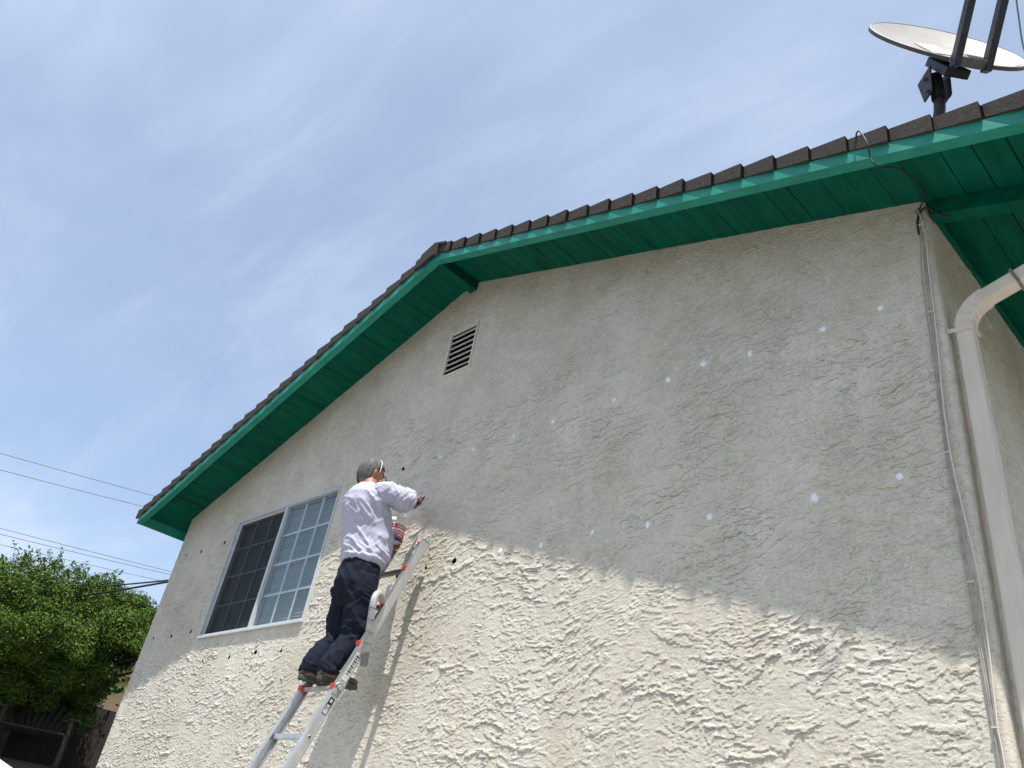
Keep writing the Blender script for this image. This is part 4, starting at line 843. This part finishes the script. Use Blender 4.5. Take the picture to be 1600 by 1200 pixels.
# ------------------------------------------------------------------ tree
def tree(cx, cy, cz, rx, ry, rz_, gz, nclump, label, seed, leaf=0.055, group=None, shoots=60, lpc=300):
    rg = np.random.default_rng(seed); t = empty('tree', (cx, cy, gz)); tag(t, label, 'tree', group)
    m = MB(); trunk = spline([(cx, cy, gz - .1), (cx + .06, cy, gz + 0.4), (cx - .03, cy + .05, gz + 0.9), (cx, cy, cz)], 5); m.tube(trunk, [0.17 - 0.11 * i / (len(trunk) - 1) for i in range(len(trunk))], n=12)
    tips = []
    for k in range(14):
        a = 2 * math.pi * k / 14 + rg.random(); e = rg.uniform(0.05, 1.0); tip = Vector((cx + rx * .8 * math.cos(a) * math.cos(e), cy + ry * .8 * math.sin(a) * math.cos(e), cz + rz_ * .8 * math.sin(e))); b0 = Vector(trunk[min(len(trunk) - 1, 6 + int(rg.random() * 8))]); tips.append(tip)
        pp = spline([b0, (b0 + tip) / 2 + Vector((0, 0, .12)), tip], 5); m.tube(pp, [0.06 - 0.045 * i / (len(pp) - 1) for i in range(len(pp))], n=7)
    m.build('trunk', BARK, t, smooth=True)
    cs = []; rad = []
    for k in range(nclump):
        d = rg.normal(size=3); d /= np.linalg.norm(d)
        if d[2] < -0.85: d[2] *= -0.5
        lob = 1 + 0.16 * math.sin(3.1 * math.atan2(d[1], d[0]) + seed) + 0.12 * math.sin(5 * d[2] + 2 * d[0])
        rr = rg.uniform(0.35, 1.0) ** 0.5 * lob
        r0 = rg.uniform(0.14, 0.34); c0 = (cx + d[0] * rx * rr, cy + d[1] * ry * rr, cz + d[2] * rz_ * rr)
        if c0[2] - r0 < 1.85 and c0[1] + r0 > -3.36 + 0.354 * (0.963 - c0[0]) - 0.14: continue          # the skirt is cut back on the house side
        cs.append(c0); rad.append(r0)
    P = []; 
    for c, r in zip(cs, rad):
        n = int(lpc * (r / 0.26) ** 2); q = rg.normal(size=(n, 3)); q /= np.linalg.norm(q, axis=1)[:, None]; q *= (rg.random(n) ** 0.45)[:, None] * r; q[:, 2] *= 0.75; P.append(q + np.array(c))
    for k in range(shoots):                                        # upright young shoots breaking the outline
        a = rg.uniform(0, 2 * math.pi); e = rg.uniform(0.1, 1.4); o = np.array([cx + rx * 1.0 * math.cos(a) * math.cos(e), cy + ry * 1.0 * math.sin(a) * math.cos(e), cz + rz_ * 1.0 * math.sin(e)]); d = np.array([math.cos(a) * .8, math.sin(a) * .8, rg.uniform(.2, .9)]); ln = rg.uniform(.12, .36); n = 60
        s = rg.random(n)[:, None]; P.append(o + d * ln * s + rg.normal(size=(n, 3)) * 0.045 * (1.2 - s))
    P = np.concatenate(P); n = len(P)
    # each leaf: a pointed quad with random facing, drooping a little
    nrm = rg.normal(size=(n, 3)) + np.array([0.15, -0.15, 0.75]); nrm /= np.linalg.norm(nrm, axis=1)[:, None]
    a = np.cross(nrm, rg.normal(size=(n, 3))); a /= np.linalg.norm(a, axis=1)[:, None]; b2 = np.cross(nrm, a); sz = leaf * rg.uniform(0.6, 1.3, n)[:, None]
    V = np.stack([P - a * sz, P + b2 * sz * .42 - a * sz * .1, P + a * sz - nrm * sz * .15, P - b2 * sz * .42 - a * sz * .1], 1).reshape(-1, 3)
    me = np_mesh('crown', V, np.arange(4 * n).reshape(-1, 4)); link('crown', me, LEAF, t)
    return t
TZ = GZ + 2.08
tree(-13.6, 0.30, 1.98, 2.0, 2.05, 1.13, TZ, 700, 'dense bushy green tree behind the far corner of the house', 5, leaf=0.023, shoots=260, lpc=850)
# second tree added behind it to keep its gaps and underside dark
tree(-16.9, 0.3, 1.55, 1.8, 3.4, 0.85, TZ, 300, 'added lower dark green tree half hidden behind the dense bushy tree, darkening its gaps', 9, leaf=0.07, shoots=10, lpc=200)
# fence of dark boards
fc = empty('wooden_fence', (-15.4, 1.0, TZ), 'dark weathered wooden board fence under the tree', 'fence')
A = Vector((-16.3, -5.5, TZ)); Bq = Vector((-14.6, 5.0, TZ)); dF = (Bq - A).normalized(); nF = Vector((dF.y, -dF.x, 0)); ln = (Bq - A).length
m = MB(); t = 0
while t < ln:
    p = A + dF * t; h = 1.12 + random.uniform(-.015, .015); m.bar(p + dF * .065, p + dF * .065 + Vector((0, 0, h)), 0.13, 0.018, up=nF); t += 0.1285
m.build('fence_boards', FENCEW, fc)
m = MB(); m.bar(A + Vector((0, 0, .95)) - nF * .04, Bq + Vector((0, 0, .95)) - nF * .04, 0.04, 0.09); m.bar(A + Vector((0, 0, .25)) - nF * .04, Bq + Vector((0, 0, .25)) - nF * .04, 0.04, 0.09); m.build('fence_rail', FENCEW, fc)
t = 0
while t < ln:
    m = MB(); p = A + dF * t - nF * .11; m.bar(p, p + Vector((0, 0, 1.2)), 0.09, 0.09, up=nF); m.build('fence_post', FENCEW, fc); t += 2.2
# fan-backed garden bench in the shade
bc = Vector((-12.75, 0.55, TZ)); bd = Vector((0.93, -0.36, 0)).normalized(); bl = Vector((-bd.y, bd.x, 0))
bench = empty('garden_bench', bc, 'dark wooden garden seat with fanned slat back, in deep shade under the tree', 'garden bench')
def BL(a, b_, c): return bc + bl * a + bd * b_ + Vector((0, 0, c))
m = MB(); 
for k in range(5): m.bar(BL(-.42, .05 + .1 * k, .36 + .01 * k), BL(.42, .05 + .1 * k, .36 + .01 * k), 0.085, 0.022)
m.build('seat', BENCHW, bench)
m = MB()
for k in range(9):
    a = (k - 4) * 0.085; m.bar(BL(a * .75, .02, .36), BL(a * 1.25, -.18, .36 + .50 - 0.14 * abs(k - 4) / 4), 0.06, 0.018, up=bd)
m.build('backrest', BENCHW, bench)
for s in (-1, 1):
    m = MB(); m.bar(BL(s * .47, -.05, .58), BL(s * .47, .52, .60), 0.11, 0.024); m.build('armrest', BENCHW, bench)
    for q in (.48, 0.02):
        m = MB(); m.bar(BL(s * .44, q, 0), BL(s * .44, q, .58), 0.05, 0.05, up=bd); m.build('leg', BENCHW, bench)
# neighbour beyond the fence
nb = empty('neighbour_house', (-23.0, 6.5, TZ), 'tan neighbouring building glimpsed between the tree and the stucco wall', 'house')
m = MB(); m.box((-28, 3.2, TZ - 1), (-21.5, 12, 2.95)); m.build('wall', TAN, nb)
m = MB(); m.hexa([(-28.4, 2.9, 2.955), (-21.1, 2.9, 2.955), (-21.1, 12.4, 2.955), (-28.4, 12.4, 2.955), (-28.4, 7.9, 3.7), (-21.1, 7.9, 3.7), (-21.1, 8.1, 3.7), (-28.4, 8.1, 3.7)]); m.build('roof', ROOFT, nb)
m = MB(); m.box((-21.49, 6.0, 1.3), (-21.44, 7.2, 2.2)); m.build('window', WHITE_ALU, nb)
# overhead wires
def wire(a, b_, sag, r, mtl, label, grp):
    a = Vector(a); b_ = Vector(b_); m = MB(); pts = [a + (b_ - a) * t - Vector((0, 0, sag * 4 * t * (1 - t))) for t in [i / 24 for i in range(25)]]; m.tube(pts, r, n=6); o = m.build('overhead_wire', mtl, None, smooth=True); tag(o, label, 'wire', grp)
def ext(a, b_, s0, s1): a = Vector(a); b_ = Vector(b_); return a + (b_ - a) * s0, a + (b_ - a) * s1
g = 'overhead wires crossing the sky left of the house'
for (a, b_, lab_) in (((-20.86, -0.61, 7.11), (-20.02, 3.26, 7.37), 'topmost thin overhead wire in the sky left of the eave'), ((-20.84, -0.46, 6.73), (-20.09, 3.04, 7.02), 'second overhead wire from the top, left of the eave'), ((-22.72, 0.46, 5.92), (-21.57, 4.92, 6.12), 'upper of the two close overhead wires just above the tree'), ((-22.72, 0.50, 5.78), (-21.57, 4.92, 6.04), 'lower of the two close overhead wires just above the tree'), ((-24.67, 0.96, 5.98), (-23.55, 5.27, 6.27), 'lowest of the thin overhead wires, skimming the tree top')):
    p, q = ext(a, b_, -2.0, 3.2); wire(p, q, 0.25, 0.009, CABLE_W, lab_, g)
for a, b_, r, lab_ in (((-8.45, 0.75, 2.75), (-16.2, -0.1, 2.78), 0.014, 'upper black service cable running from the house wall over the tree'), ((-8.45, 0.72, 2.69), (-16.2, 0.3, 3.25), 0.011, 'lower black service cable running from the house wall over the tree'), ((-11.2, 3.2, 2.40), (-15.5, -1.6, 3.0), 0.012, 'dark cable crossing the middle of the tree crown')):
    wire(a, b_, 0.06, r, CABLE_B, lab_, 'service cables in front of the tree')
# white garden umbrella at the frame's lower left corner
um = empty('garden_umbrella', (-4.93, -2.15, GZ), 'white canvas garden umbrella whose rim shows in the bottom left corner', 'umbrella')
ax_ = Vector((-4.93, -2.15, 0.298)); m = MB(); n = 8; vs = [ax_]
for k in range(n):
    t = 2 * math.pi * k / n + 0.3; vs.append(ax_ + Vector((1.15 * math.cos(t), 1.15 * math.sin(t), -0.44)))
for k in range(n):
    vs.append(vs[1 + k] - Vector((0, 0, 0.10)))
m.add(vs, [(0, 1 + k, 1 + (k + 1) % n) for k in range(n)] + [(1 + k, 1 + n + k, 1 + n + (k + 1) % n, 1 + (k + 1) % n) for k in range(n)]); o = m.build('canopy', CANVAS, um); sm = o.modifiers.new('t', 'SOLIDIFY'); sm.thickness = 0.004
m = MB(); m.tube([(-4.93, -2.15, GZ), (-4.93, -2.15, 0.318)], 0.022, n=12); m.build('pole', ALU, um, smooth=True)
for k in range(n):
    m = MB(); t = 2 * math.pi * k / n + 0.3; m.tube([ax_ + Vector((0, 0, -.012)), ax_ + Vector((1.13 * math.cos(t), 1.13 * math.sin(t), -0.455))], 0.006, n=6); m.build('rib', ALU, um)
m = MB(); m.tube([(-4.93, -2.15, GZ + .012), (-4.93, -2.15, GZ + 0.07)], [0.25, 0.22], n=24); m.build('base', CONC, um)
